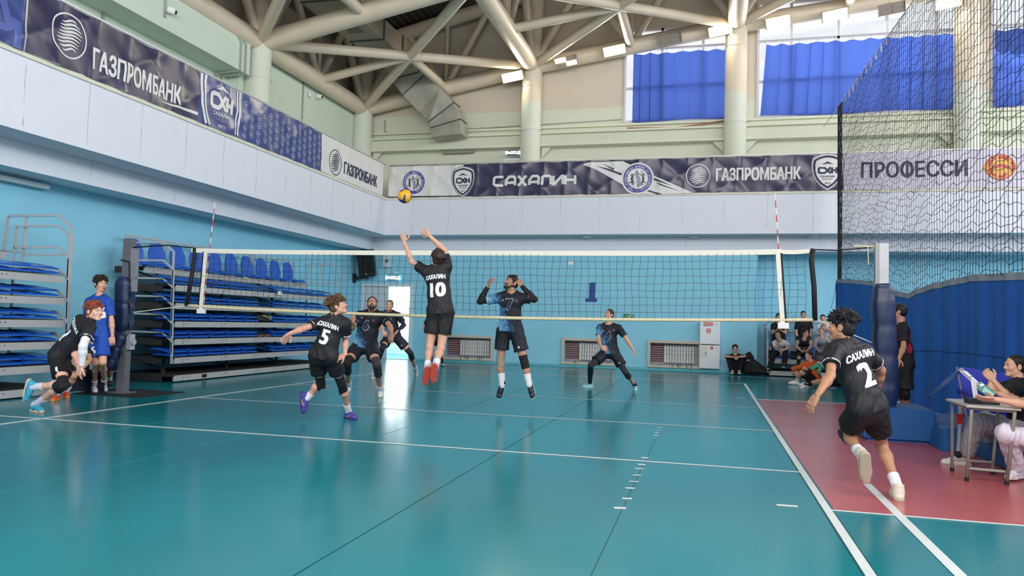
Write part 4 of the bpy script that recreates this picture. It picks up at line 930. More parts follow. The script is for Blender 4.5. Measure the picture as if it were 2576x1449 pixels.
obj('seam_line', MB().tube([Vector(dcur(u, .52))+Vector((-.006, 0, 0)) for u in np.linspace(.3, 1, 160)], .006, 5), mat('dark_blue_seam', '#153f7c', .8), dt)
nt_ = thing('divider_net', 'black knotted safety netting hanging above the blue divider curtain', 'net', (7.3, 5, 2.6))
zc = lambda y: 7.66+.012*(13-y)
nm = MB(); rr = random.Random(11)
def ntp(y, z, j):
    return Vector((dv(y)+.012*math.sin(y*2.1+z*.7), y+.010*math.sin(z*2.3+y*5), z))
ys = list(np.arange(-1.2, 11.75, .125)); zs0 = [rr.uniform(-.03, .03) for _ in range(60)]
for y in ys: nm.tube([ntp(y, ztopc(y)+(zc(y)-ztopc(y))*k/14, 0) for k in range(15)], 0.0045, 4, caps=False)
for j in range(44):
    f = (j+.5)/44
    nm.tube([ntp(y, ztopc(y)+(zc(y)-ztopc(y))*f+zs0[j]+.035*math.sin(y*6.1+j*1.3)+.03*math.sin(y*13.7+j*2.1)+.012*rr.uniform(-1, 1)-.012*(i % 2), j) for i, y in enumerate(ys)], .0042, 4, caps=False)
for k in range(9):
    y = 11.75-.05*k; nm.tube([ntp(y+.03*math.sin(3*q+k), ztopc(y)+(zc(y)-ztopc(y))*q/22, 0) for q in range(23)], .007, 4, caps=False)
obj('knotted_mesh', nm, M_cord, nt_)
nc = MB(); nc.tube([(dv(13.9)-.03, 13.9, 7.63), (dv(11.7), 11.7, zc(11.7)), (dv(-3), -3, zc(-3))], .012, 6); obj('carrier_cable', nc, M_steel, nt_)
for y in np.arange(-1, 11.9, .46):
    obj('hook', MB().cyl((dv(y), y, zc(y)+.05), (dv(y), y, zc(y)-.14), .012, n=6), M_steel, nt_)
obj('selvedge', MB().tube([ntp(11.78, 2.75+(zc(11.7)-2.75)*q/12, 0) for q in range(13)], .02, 6).tube([(dv(11.9), 11.9, 2.75), (dv(12.2)-.1, 12.1, 2.0)], .006, 4), M_cord, nt_)

# ---- small bleacher in the far recess
sb = thing('bleacher', 'small low bleacher in the recess behind the far corner', 'bleacher', (6.6, 13.2, 0))
for k, (z, yf) in enumerate(((.16, 12.62), (.50, 12.85), (.86, 13.5))):
    tr = obj('tier', MB().box((5.35, yf, z-.13), (8.2, yf+.03, z)), M_tier, sb); obj('tier_board', MB().box((5.35, yf+.03, z-.03), (8.2, 14.25, z)), M_board, tr)
    if k: 
        for x in (5.75, 6.45, 7.15, 7.85): obj('seat', seat_up(0, 0, 0), M_seat, sb, smooth='auto'); o = bpy.data.objects[-1] if False else None
for ch in [o for o in bpy.data.objects if o.parent == sb and o.name.startswith('seat')]:
    i = [o for o in bpy.data.objects if o.parent == sb and o.name.startswith('seat')].index(ch); k, j = divmod(i, 4)
    ch.rotation_euler = (0, 0, -math.pi/2); off = Vector((5.75+.7*j, (13.2, 13.95)[k], (.5, .86)[k]))-WL[sb.name]; ch.data.transform(Matrix.Translation(WL[sb.name])); ch.location = off
obj('under_panel', MB().box((5.35, 12.75, .02), (8.2, 14.2, .03)), M_rubber, sb); obj('lock_plate', MB().box((6.0, 12.61, .05), (6.2, 12.62, .12)), M_rubber, sb)
fr = MB()
for a, b in (((5.3, 12.6, .1), (5.3, 12.6, 1.1)), ((5.3, 12.6, 1.1), (5.3, 13.1, 1.5)), ((5.3, 13.1, 1.5), (5.3, 14.2, 1.5)), ((5.3, 14.2, 0), (5.3, 14.2, 1.5)), ((5.3, 12.6, .55), (5.3, 14.2, .55))): fr.bar(a, b, .035)
obj('side_rail', fr, M_rail, sb); obj('side_panel', MB().box((5.31, 13.1, .2), (5.33, 14.2, 1.4)), mat('pale_panel', '#a9c8d8', .5), sb)
fr = MB(); fr.bar((5.35, 14.2, 1.62), (8.2, 14.2, 1.62), .03); fr.bar((5.35, 14.2, 1.3), (8.2, 14.2, 1.3), .03); fr.bar((5.35, 14.2, .86), (5.35, 14.2, 1.62), .03); obj('back_rail', fr, M_rail, sb)

# ================================================================== FIGURES: smooth distance-field bodies, one continuous skin mesh each
V3 = lambda p: np.array(p, dtype=np.float32)
def unit(v): v = V3(v); return v/max(1e-6, float(np.linalg.norm(v)))
class SDF:
    def __init__(s, h, k=.02): s.h, s.k, s.p = h, k, []; s.noise = None; s.post = []
    def cone(s, a, b, ra, rb, ax=None, sq=1., flat=0, k=None):
        """tapered capsule; squashed to sq along ax; flat 1 = cut flat at b, 2 = at both ends"""
        s.p.append(('c', V3(a), V3(b), ra, rb, None if ax is None else unit(ax), sq, flat, k)); return s
    def ell(s, c, R, rad, k=None, sub=False):
        s.p.append(('s' if sub else 'e', V3(c), np.array([unit(x) for x in R], dtype=np.float32), V3(rad), k)); return s
    def cut(s, p, n): s.post.append((V3(p), unit(n))); return s
    def mesh(s):
        lo = np.full(3, 1e9); hi = -lo; bb = []
        for q in s.p:
            if q[0] == 'c': r = max(q[3], q[4]); a = np.minimum(q[1], q[2])-r; b = np.maximum(q[1], q[2])+r
            else: r = float(q[3].max()); a, b = q[1]-r, q[1]+r
            bb.append((a, b))
            if q[0] != 's': lo = np.minimum(lo, a); hi = np.maximum(hi, b)
        h = s.h; pad = 3*h+.012; lo = lo-pad; hi = hi+pad; n = np.ceil((hi-lo)/h).astype(int)+1
        D = np.full(n, .3, np.float32); ax_ = [(lo[i]+h*np.arange(n[i])).astype(np.float32) for i in range(3)]
        for q, (a, b) in zip(s.p, bb):
            k = q[-1] if q[-1] is not None else s.k; m = k+2.5*h
            i0 = np.maximum(0, np.floor((a-m-lo)/h).astype(int)); i1 = np.minimum(n, np.ceil((b+m-lo)/h).astype(int)+1)
            if (i1 <= i0).any(): continue
            sl = tuple(slice(i0[i], i1[i]) for i in range(3)); P = np.stack(np.meshgrid(*[ax_[i][sl[i]] for i in range(3)], indexing='ij'), -1)
            if q[0] == 'c':
                _, A, B, ra, rb, ax, sq, flat, _k = q; d = B-A; L2 = float(d@d)+1e-9; w = P-A; t = np.clip((w@d)/L2, 0, 1)
                v = w-t[..., None]*d
                if ax is not None: v = v+((v@ax)*(1/sq-1))[..., None]*ax
                dist = np.sqrt((v*v).sum(-1))-(ra+(rb-ra)*t)
                if ax is not None: dist = dist*(.5+.5*sq)
                if flat: u = d/math.sqrt(L2); dist = np.maximum(dist, (P-B)@u)
                if flat == 2: dist = np.maximum(dist, -((P-A)@u))
            else:
                v = ((P-q[1])@q[2].T)/q[3]; r = np.sqrt((v*v).sum(-1)); dist = (r-1)*float(q[3].min())*np.where(r > 1, 1, 1)
            if q[0] == 's':
                kk = max(k, 1e-4); e = -dist; o = D[sl]; hh = np.clip(.5-.5*(o-e)/kk, 0, 1); D[sl] = o+(e-o)*hh+kk*hh*(1-hh); continue
            o = D[sl]; kk = max(k, 1e-4); hh = np.clip(.5+.5*(o-dist)/kk, 0, 1); D[sl] = o+(dist-o)*hh-kk*hh*(1-hh)
        if s.noise or s.post:
            G = np.meshgrid(*ax_, indexing='ij', sparse=True)
            if s.noise:
                amp, fr, sd = s.noise; rr = np.random.RandomState(sd); N = np.zeros(n, np.float32)
                for _ in range(5):
                    w = rr.normal(size=3)*fr; N += np.abs(np.sin(w[0]*G[0]+w[1]*G[1]+w[2]*G[2]*.8+rr.uniform(0, 6)+.8*np.sin((w[1]*G[0]+w[2]*G[1]+w[0]*G[2])*.6)))
                D += amp*((N/5*2-1.62)+.8*np.abs(np.sin(fr*.9*(G[2]*.8+.5*np.sin(G[0]*9+sd)+.4*np.sin(G[1]*11+sd*2))))**3)
            for p, nn in s.post: D = np.maximum(D, (G[0]-p[0])*nn[0]+(G[1]-p[1])*nn[1]+(G[2]-p[2])*nn[2])
        return surfnet(D, lo, h)
_C8 = [(i, j, k) for i in (0, 1) for j in (0, 1) for k in (0, 1)]
_E12 = [(a, b) for a in _C8 for b in _C8 if sum(abs(x-y) for x, y in zip(a, b)) == 1 and a < b]
def surfnet(D, lo, h):
    n = D.shape; S = D < 0; c = np.zeros([m-1 for m in n], np.int8)
    for i, j, k in _C8: c += S[i:n[0]-1+i, j:n[1]-1+j, k:n[2]-1+k]
    act = (c > 0) & (c < 8); I = np.argwhere(act)
    if len(I) == 0: return np.zeros((0, 3)), np.zeros((0, 4), int)
    acc = np.zeros((len(I), 3), np.float32); cnt = np.zeros(len(I), np.float32)
    for a, b in _E12:
        A = np.array(a); B = np.array(b); da = D[tuple((I+A).T)]; db = D[tuple((I+B).T)]; m = (da < 0) != (db < 0)
        t = np.where(m, da/np.where(m, da-db, 1), 0); acc += (A+(B-A)*t[:, None])*m[:, None]; cnt += m
    V = lo+(I+acc/cnt[:, None])*h
    idx = np.full(c.shape, -1, np.int64); idx[tuple(I.T)] = np.arange(len(I)); F = []
    for ax in range(3):
        o1, o2 = (ax+1) % 3, (ax+2) % 3
        s0 = [slice(1, None)]*3; s0[ax] = slice(None, -1); s1 = [slice(1, None)]*3; s1[ax] = slice(1, None)
        a = S[tuple(s0)]; b = S[tuple(s1)]
        for sg, m in ((0, a & ~b), (1, ~a & b)):
            E = np.argwhere(m)
            if len(E) == 0: continue
            E[:, o1] += 1; E[:, o2] += 1
            ok = (E[:, o1] < n[o1]-1) & (E[:, o2] < n[o2]-1); E = E[ok]
            q = []
            for d1, d2 in ((1, 1), (0, 1), (0, 0), (1, 0)):
                X = E.copy(); X[:, o1] -= d1; X[:, o2] -= d2; q.append(idx[tuple(X.T)])
            q = np.stack(q, 1); q = q[(q >= 0).all(1)]
            F.append(q if sg == 0 else q[:, ::-1])
    return V, np.concatenate(F)
class Geo:
    """accumulates meshes with material indexes"""
    def __init__(s): s.v = []; s.f = []; s.m = []; s.n = 0
    def add(s, VF, mi=0):
        v, f = VF
        if len(v) == 0: return s
        s.v.append(v); s.f.append(np.asarray(f)+s.n); s.m.append(np.full(len(f), mi) if np.isscalar(mi) else mi); s.n += len(v); return s
    def mesh(s, name, mats):
        V = np.concatenate(s.v); F = np.concatenate(s.f); Mi = np.concatenate(s.m); me = bpy.data.meshes.new(name)
        me.vertices.add(len(V)); me.vertices.foreach_set('co', V.astype(np.float32).ravel()); me.loops.add(F.size); me.loops.foreach_set('vertex_index', F.ravel().astype(np.int32))
        me.polygons.add(len(F)); me.polygons.foreach_set('loop_start', np.arange(0, F.size, F.shape[1], dtype=np.int32)); me.polygons.foreach_set('loop_total', np.full(len(F), F.shape[1], np.int32))
        for m_ in mats: me.materials.append(m_)
        me.polygons.foreach_set('material_index', Mi.astype(np.int32)); me.polygons.foreach_set('use_smooth', np.ones(len(F), bool)); me.update(calc_edges=True); me.validate(); return me
def gobj(name, geo, mats, parent=None, loc=None):
    me = geo.mesh(name, mats); o = bpy.data.objects.new(name, me); COL.objects.link(o)
    off = Vector(WL[parent.name]) if parent is not None else Vector(loc)
    if parent is not None: o.parent = parent
    else: o.location = off
    me.transform(Matrix.Translation(-off)); WL[o.name] = off; return o

# ---- skeleton from image positions: depth is solved so that every bone keeps its length
def on_ray(px, py, parent, L, sgn):
    d = np.array(ray(px, py).normalized()); c = np.array(CAM); w = c-parent; b = float(w@d); q = float(w@w)-L*L; disc = b*b-q
    t = -b if disc < 0 else -b+sgn*math.sqrt(disc)
    if sgn == 0: t = (parent[1]-c[1])/d[1]
    return c+d*t
BONE = dict(N=('P', .50), SL=('N', .19), SR=('N', .19), HL=('P', .095), HR=('P', .095), KL=('HL', .44), KR=('HR', .44), AL=('KL', .42), AR=('KR', .42), TL=('AL', .215), TR=('AR', .215), EL=('SL', .29), ER=('SR', .29), WL=('EL', .255), WR=('ER', .255), FL=('WL', .17), FR=('WR', .17), H=('N', .185))
def skeleton(J, Y, sc=1.):
    """joints marked 'g' stand on the floor"""
    K = {k: v for k, v in J.items() if not (len(v) > 2 and v[2] == 'g')}; fix = {k: np.array(atZ(v[0], v[1], (.09*sc if k[0] == 'A' else .04)+(v[3] if len(v) > 3 else 0))) for k, v in J.items() if len(v) > 2 and v[2] == 'g'}
    out = {'P': np.array(atY(J['P'][0], J['P'][1], Y))}
    for k in ('N', 'H', 'SL', 'SR', 'HL', 'HR', 'KL', 'KR', 'AL', 'AR', 'TL', 'TR', 'EL', 'ER', 'WL', 'WR', 'FL', 'FR'):
        if k in fix: out[k] = fix[k]
        elif k in K:
            par, L = BONE[k]; j = K[k]; out[k] = on_ray(j[0], j[1], out[par], L*sc, j[2] if len(j) > 2 else 0)
    return out

def skin(h): return mat('skin_'+h, '#'+h, .5, .35, var=.05, vscale=14)
M_eye = mat('eye_white', '#d9d4cf', .25); M_iris = mat('iris_dark', '#241a15', .2); M_lip = {}
def head_geo(G, Hc, f, u, hs, h, Nb, beard=False, mi=0):
    f = unit(f); u = unit(np.array(u)-f*float(np.dot(u, f))); r = np.cross(f, u); R = [r, f, u]
    W_ = lambda x, y, z: Hc+(r*x+f*y+u*z)*hs
    S = SDF(h, .016*hs)
    S.ell(W_(0, -.012, .035), R, V3((.073, .092, .082))*hs).ell(W_(0, .028, -.03), R, V3((.057, .058, .083))*hs)
    S.cone(W_(-.042, .005, -.055), W_(-.008, .062, -.094), .022*hs, .019*hs).cone(W_(.042, .005, -.055), W_(.008, .062, -.094), .022*hs, .019*hs).cone(W_(-.010, .068, -.096), W_(.010, .068, -.096), .017*hs, .017*hs)
    S.cone(W_(0, .084, .012), W_(0, .101, -.026), .0075*hs, .012*hs, k=.008).ell(W_(-.012, .094, -.03), R, V3((.009, .011, .008))*hs, k=.006).ell(W_(.012, .094, -.03), R, V3((.009, .011, .008))*hs, k=.006)
    S.cone(W_(-.034, .074, .024), W_(.034, .074, .024), .012*hs, .012*hs).ell(W_(-.038, .055, -.028), R, V3((.024, .024, .024))*hs).ell(W_(.038, .055, -.028), R, V3((.024, .024, .024))*hs)
    S.ell(W_(0, .082, -.057), R, V3((.021, .010, .006))*hs, k=.006).ell(W_(0, .080, -.069), R, V3((.019, .011, .007))*hs, k=.006)
    for s_ in (-1, 1):
        S.ell(W_(.031*s_, .094, .004), R, V3((.017, .014, .010))*hs, k=.008, sub=True)
        S.ell(W_(.077*s_, -.012, -.008), R, V3((.010, .021, .033))*hs, k=.006); S.ell(W_(.085*s_, -.004, -.008), R, V3((.005, .011, .020))*hs, k=.004, sub=True)
    S.cone(Nb, W_(0, -.022, -.055), .060*hs, .052*hs, k=.03)
    v, fc = S.mesh(); c = v[fc].mean(1)-Hc; lx, ly, lz = c@r/hs, c@f/hs, c@u/hs
    m = np.full(len(fc), mi); lip = (ly > .081) & (np.abs(lx) < .019) & (lz < -.054) & (lz > -.073); m[lip] = 3; G.add((v, fc), m)
    for s_ in (-1, 1):
        E = SDF(max(.003, h*.6), .001); E.ell(W_(.031*s_, .0765, .0045), R, V3((.0125, .0115, .0062))*hs); v, fc = E.mesh(); c = v[fc].mean(1)-Hc
        G.add((v, fc), np.where(np.hypot(c@r/hs-.031*s_, c@u/hs-.0045) < .0058, 2, 1))
    return W_, R
def hand_geo(G, Wp, Fp, nrm, side, h, curl=.35, spread=.25, sc=1., k=.006, thumb=1.):
    """palm + five unequal jointed fingers; nrm = palm normal, side +1/-1 = which way the thumb points along nrm x dir"""
    d = unit(Fp-Wp); nrm = unit(np.array(nrm)-d*float(np.dot(nrm, d))); s = np.cross(nrm, d)*side
    S = SDF(h, k); P = lambda a, b, c: Wp+(d*a+s*b+nrm*c)*sc
    S.cone(P(-.01, 0, 0), P(.04, 0, 0), .024*sc, .028*sc, nrm, .6).cone(P(.03, .024, 0), P(.085, .030, 0), .018*sc, .017*sc, nrm, .75).cone(P(.03, -.018, 0), P(.08, -.026, 0), .019*sc, .016*sc, nrm, .75).cone(P(.04, 0, 0), P(.086, 0, 0), .022*sc, .019*sc, nrm, .65)
    for b, L, r in ((.030, .068, .0088), (.010, .078, .009), (-.010, .072, .0085), (-.029, .056, .0078)):
        p = P(.084, b, 0); ang = curl*.5; o = b/.03*spread*.5
        for seg, kk in ((.45, 1.), (.32, .93), (.25, .85)):
            dr = d*math.cos(ang)+nrm*math.sin(ang)+s*o*math.cos(ang); q = p+unit(dr)*L*seg*sc; S.cone(p, q, r*kk*sc, r*kk*.94*sc, k=.004); p = q; ang += curl*.75
    p = P(.02, .026, .004); a = unit(d*.62+s*.72*thumb+nrm*.35)
    q = p+a*.042*sc; S.cone(p, q, .013*sc, .0105*sc, k=.008); a = unit(d*.8+s*.45*thumb+nrm*(.3+curl*.4)); q2 = q+a*.032*sc; S.cone(q, q2, .0105*sc, .0095*sc, k=.004); S.cone(q2, q2+unit(d*.9+nrm*(.2+curl*.4))*.022*sc, .0095*sc, .008*sc, k=.004)
    G.add(S.mesh(), 0)
def lerp(a, b, t): return a+(b-a)*t
def decal(surf_v, surf_f, art, O, tx, ty, nrm, mx=.02, lift=.004, reach=.5, bend=0):
    bvh = BVHTree.FromPolygons([Vector(p) for p in surf_v], [tuple(int(i) for i in q) for q in surf_f]); art.fine(mx); P = []; ok = []
    for x, y in art.v:
        o = O+tx*x+ty*(y-bend*x*x)+nrm*reach; hit = bvh.ray_cast(Vector(o), Vector(-nrm))
        ok.append(hit[0] is not None); P.append(tuple(np.array(hit[0])+nrm*lift) if hit[0] is not None else tuple(o-nrm*reach))
    return P, [q for q in art.f if all(ok[i] for i in q)]
def shoe(A, T, K, planted, hip, fwd):
    """frame of a foot from ankle, toe tip and knee; returns axes"""
    if planted: f = unit((T-A)*V3((1, 1, 0))); up = V3((0, 0, 1)); return f, up, np.cross(f, up)
    v = unit(T-A); sh = unit(A-K); s = np.cross(v, sh) if hip is None else hip-v*float(hip@v)
    if np.linalg.norm(s) < .15: s = np.cross(v, V3((0, 0, -1)))
    s = unit(s); a = math.radians(24); best = None
    for sg in (1, -1):
        f = unit(v*math.cos(a)+np.cross(s, v)*math.sin(a)*sg); up = -unit(v-f*float(v@f)); q = float(up@unit(K-A))+(.7*float(f@fwd) if hip is not None else 0)
        if best is None or q > best[0]: best = (q, f, up)
    f, up = best[1], best[2]
    return f, up, np.cross(f, up)
def make_person(label, J, Y, o, group=None):
    """J: image joints (x, y[, -1 nearer / +1 farther]); o: look"""
    sc = o.get('sc', 1.); h = o.get('h', .010); far = o.get('far', False); j = skeleton(J, Y, sc); g = lambda k: j.get(k)
    P, N, SL, SR, HL, HR = (j[k] for k in ('P', 'N', 'SL', 'SR', 'HL', 'HR'))
    up = unit(N-P); rs = unit(SR-SL); rh = unit(HR-HL); fs = unit(np.cross(up, rs)); fh = unit(np.cross(up, rh)); rs = unit(np.cross(fs, up))
    gs = o.get('girth', 1.)*sc*.97
    # --- skin: trunk, neck, limbs as one blended surface
    waist = lerp(P, N, .38); chest = lerp(P, N, .74)-fs*.0
    def trunk(S, e, hem=None):
        S.cone(HL*.5+P*.5, HR*.5+P*.5, (.125*gs+e), (.125*gs+e), fh, .78); S.cone(P, waist, .148*gs+e, .132*gs+e, fh, .70); S.cone(waist, chest, .132*gs+e, .154*gs+e, fs, .66)
        S.cone(lerp(chest, SL, .35), lerp(chest, SR, .35), .105*gs+e, .105*gs+e, fs, .85); S.cone(lerp(SL, N, .12)-up*.025, lerp(SR, N, .12)-up*.025, .062*gs+e, .062*gs+e, k=.04)
        S.cone(lerp(SL, N, .2), N+up*.02, .05*gs+e, .05*gs+e, k=.04).cone(lerp(SR, N, .2), N+up*.02, .05*gs+e, .05*gs+e, k=.04)
    B = SDF(h, .03*sc); trunk(B, -.010)
    B.cone(N-up*.02, N+unit(g('H')-N)*.10*sc, .060*sc, .052*sc, k=.03)
    for s in 'LR':
        S_, E_, W_, Hh, K_, A_ = g('S'+s), g('E'+s), g('W'+s), g('H'+s), g('K'+s), g('A'+s)
        if E_ is not None:
            ag = gs*o.get('arm', 1.); B.cone(S_, lerp(S_, E_, .3), .055*ag, .048*ag).cone(lerp(S_, E_, .3), E_, .048*ag, .036*ag)
            if W_ is not None: m = lerp(E_, W_, .3); B.cone(E_, m, .036*ag, .039*ag).cone(m, W_, .039*ag, .0255*ag)
        if K_ is not None:
            lg = gs*o.get('leg', 1.); B.cone(lerp(Hh, K_, .05), lerp(Hh, K_, .5), .086*lg, .074*lg).cone(lerp(Hh, K_, .5), K_, .074*lg, .053*lg); B.ell(Hh-fh*.03, [rh, fh, up], V3((.07, .07, .08))*gs)
            if A_ is not None:
                dk = unit(A_-K_); side = unit(np.cross(unit(K_-Hh), dk)) if np.linalg.norm(np.cross(unit(K_-Hh), dk)) > .15 else rh; back = np.cross(dk, side); back = back if np.dot(back, fh) < .2 else -back; back = unit(back)
                m = lerp(K_, A_, .32)+back*.014; B.cone(K_, m, .049*lg, .053*lg).cone(m, lerp(K_, A_, .75), .052*lg, .037*lg).cone(lerp(K_, A_, .75), A_, .038*lg, .034*lg)
    G = Geo(); G.add(B.mesh(), 0)
    hd = o['face']; hu = o.get('hup', (0, 0, 1)); hs = sc*o.get('hs', 1.); Hc = g('H'); hh = h*(.75 if far else .55)
    WH, HR_ = head_geo(G, Hc, hd, hu, hs, hh, lerp(N, Hc, .3))
    for s in 'LR':
        if g('F'+s) is not None:
            hp = o.get('hand'+s, {}); hand_geo(G, g('W'+s), g('F'+s), hp.get('n', (0, -1, 0)), hp.get('side', 1), max(.004, h*.5) if not far else .0065, hp.get('curl', .4), hp.get('spread', .25), sc, thumb=hp.get('thumb', 1.))
    base = min((j[k][2] for k in j)); sk = o['skin']; lk = '%02x%02x%02x' % tuple(max(0, int(int(sk[i:i+2], 16)*q)) for i, q in ((0, .90), (2, .78), (4, .76)))
    body = gobj('person', G, [skin(sk), M_eye, M_iris, skin(lk)], None, (P[0], P[1], max(0, base-.08)))
    tag(body, label, 'person', group)
    r, f, u = HR_
    # --- hair, brows, beard
    hair = o.get('hair')
    if hair:
        col, style = hair[0], hair[1] if len(hair) > 1 else {}
        mh = mat('hair_'+col, '#'+col, .55, .35, var=.35, vscale=30, bump=.5, bscale=60, stretch=(1, 1, .25)); S = SDF(hh*1.05, style.get('k', .008)); vol = style.get('vol', 1.)
        S.ell(WH(0, -.018, .040), HR_, V3((.080, .097, .086))*hs*vol); S.ell(WH(0, -.045, .0), HR_, V3((.074, .066, .085))*hs*(.5+.5*vol))
        fr, fz = style.get('line', (.058, .056))
        S2 = None; S.noise = (style.get('rough', .004), 60, 3)
        n_, L_, dr = style.get('spikes', (0, 0, (0, 0, 0))); rr = np.random.RandomState(style.get('seed', 1))
        S.cut(WH(0, fr, fz), f*.86-u*.50); S.cut(WH(0, 0, style.get('nape', -.075)), -u)
        v, fc = S.mesh(); HG = Geo().add((v, fc), 0)
        if n_:
            Q = SDF(hh*1.05, .006)
            for _ in range(n_):
                d = rr.normal(size=3); d[2] = abs(d[2])*.8+.05; d[1] -= .25; d = d/np.linalg.norm(d); p = WH(*(V3((0, -.018, .040))+d*V3((.074, .09, .080))*vol))
                q = r*d[0]+f*d[1]+u*d[2]+(r*dr[0]+f*dr[1]+u*dr[2])+rr.normal(size=3)*.35; L = L_*hs*rr.uniform(.6, 1.2); m_ = p+unit(q)*L*.5
                Q.cone(p-unit(q)*.014, m_, .014*hs, .009*hs).cone(m_, m_+unit(q+V3((0, 0, -.45))+rr.normal(size=3)*.25)*L*.55, .009*hs, .0028*hs)
            HG.add(Q.mesh(), 0)
        for c_, rad in style.get('extra', []): X = SDF(hh, .006); X.ell(WH(*c_), HR_, V3(rad)*hs); HG.add(X.mesh(), 0)
        gobj('hair', HG, [mh], body)
        BR = SDF(max(.0032, hh*.7), .003)
        for s_ in (-1, 1): BR.cone(WH(.014*s_, .0865, .017), WH(.045*s_, .071, .0195), .0046*hs, .0034*hs)
        gobj('eyebrows', Geo().add(BR.mesh(), 0), [mh], body)
    if o.get('beard'):
        S = SDF(hh, .012); S.cone(WH(-.048, .0, -.045), WH(-.012, .064, -.092), .026*hs, .0235*hs).cone(WH(.048, .0, -.045), WH(.012, .064, -.092), .026*hs, .0235*hs).cone(WH(-.012, .072, -.096), WH(.012, .072, -.096), .0215*hs, .0215*hs).cone(WH(-.02, .081, -.047), WH(.02, .081, -.047), .0075*hs, .0075*hs, k=.004)
        for s_ in (-1, 1): S.cone(WH(.024*s_, .078, -.05), WH(.022*s_, .072, -.085), .008*hs, .012*hs, k=.006)
        S.ell(WH(0, .092, -.062), HR_, V3((.019, .016, .009))*hs, k=.003, sub=True)
        S.cut(WH(0, .04, -.036), u); v, fc = S.mesh(); gobj('beard', Geo().add((v, fc), 0), [mat('hair_'+o['beard'], '#'+o['beard'], .6)], body)
    # --- clothes
    wr = o.get('wrinkle', .0075)
    def cloth(name, S, m, parent=body, noise=True):
        if noise and wr: S.noise = (wr, 17, len(label)+len(name))
        v, fc = S.mesh(); ob = gobj(name, Geo().add((v, fc), 0), [m] if not isinstance(m, list) else m, parent); return ob, v, fc
    sh = o.get('shirt'); top = None
    if sh:
        S = SDF(h, .03*sc); trunk(S, sh.get('e', .014)); hem = sh.get('hem', -.06); lo = P+up*hem
        S.cone(waist, lo, .150*gs+sh.get('loose', .012), .164*gs+sh.get('loose', .014), fh, .80, flat=1)
        for s in 'LR': S.ell(g('H'+s)-fh*.022+up*.03, [rh, fh, up], V3((.098, .100, .12))*gs)
        ln = sh.get('sleeve', .55)
        for s in 'LR':
            S_, E_, W_ = g('S'+s), g('E'+s), g('W'+s)
            if E_ is None or ln <= 0: continue
            if ln <= 1: S.cone(lerp(S_, N, .05), lerp(S_, E_, ln), .070*gs, .074*gs*sh.get('wide', 1.), flat=1)
            else:
                S.cone(S_, E_, .070*gs, .056*gs)
                if W_ is not None: S.cone(E_, lerp(E_, W_, ln-1), .056*gs, .042*gs, flat=1)
        S.ell(N+up*.045+fs*.012, [rs, fs, up], V3((.074, .074, .07))*sc, k=.008, sub=True)
        if ln <= 0:
            for s, e in (('L', SL), ('R', SR)): S.ell(e+(e-N)*.25, [rs, fs, up], V3((.085, .09, .11))*sc, k=.01, sub=True)
        S.cut(lo, -up)
        ob, sv, sf = cloth('shirt', S, sh['m']); top = (ob, sv, sf)
        if sh.get('trim') is not None and 0 < ln <= 1:
            for s in 'LR':
                S_, E_ = g('S'+s), g('E'+s)
                if E_ is None: continue
                T_ = SDF(h, .005); a, b = lerp(S_, E_, ln-.085), lerp(S_, E_, ln-.045); T_.cone(a, b, .0765*gs, .0775*gs*sh.get('wide', 1.), flat=2); T_.noise = None; v, fc = T_.mesh(); gobj('sleeve_stripe', Geo().add((v, fc), 0), [sh['trim']], ob)
        for tx in sh.get('prints', []):
            # (name, text or Art, height, x, y along spine fraction, front, material, bold, width scale, bend)
            nm, t_, hgt, dx, fy_, front, mm, bo, sx, bend = tx; n_ = fs if front else -fs; tx_ = -rs if front else rs
            a = Art(); a.text(t_, hgt*sc, 0, 0, bo, sx) if isinstance(t_, str) else t_(a)
            Pv, Pf = decal(sv, sf, a, lerp(P, N, fy_)+tx_*dx, unit(tx_), up, unit(n_), .018, .008 if nm.endswith('fill') else .004, .45, bend)
            if Pf: mb = MB(); mb.add(Pv, Pf); obj(nm, mb, mm, ob)
    st = o.get('shorts')
    if st:
        S = SDF(h, .035*sc); ln = st.get('len', .62); S.cone(HL*.5+P*.5, HR*.5+P*.5, .128*gs, .128*gs, fh, .86); S.cone(P, P+up*st.get('rise', .06), .142*gs, .138*gs, fh, .74, flat=1)
        for s in 'LR':
            Hh, K_, A_ = g('H'+s), g('K'+s), g('A'+s)
            if K_ is None: continue
            S.ell(Hh-fh*.030, [rh, fh, up], V3((.088, .088, .10))*gs)
            if ln <= 1: S.cone(lerp(Hh, K_, 0), lerp(Hh, K_, ln), .105*gs, .112*gs*st.get('wide', 1.), flat=1)
            else:
                S.cone(lerp(Hh, K_, .0), K_, .103*gs, .082*gs*st.get('wide', 1.))
                if A_ is not None: S.cone(K_, lerp(K_, A_, ln-1), .080*gs*st.get('wide', 1.), .076*gs*st.get('wide', 1.), flat=1)
        ob, sv, sf = cloth('trousers' if ln > 1 else 'shorts', S, st['m'])
        for tx in st.get('prints', []):
            nm, t_, hgt, s, fr_, n_, mm = tx; a = Art().text(t_, hgt*sc, 0, 0, .03); O = lerp(g('H'+s), g('K'+s), fr_); n_ = unit(n_); ty = unit(g('H'+s)-g('K'+s)); ty = unit(ty-n_*float(np.dot(ty, n_))); Pv, Pf = decal(sv, sf, a, O, np.cross(ty, n_), ty, n_, .02, .004, .3)
            if Pf: mb = MB(); mb.add(Pv, Pf); obj(nm, mb, mm, ob)
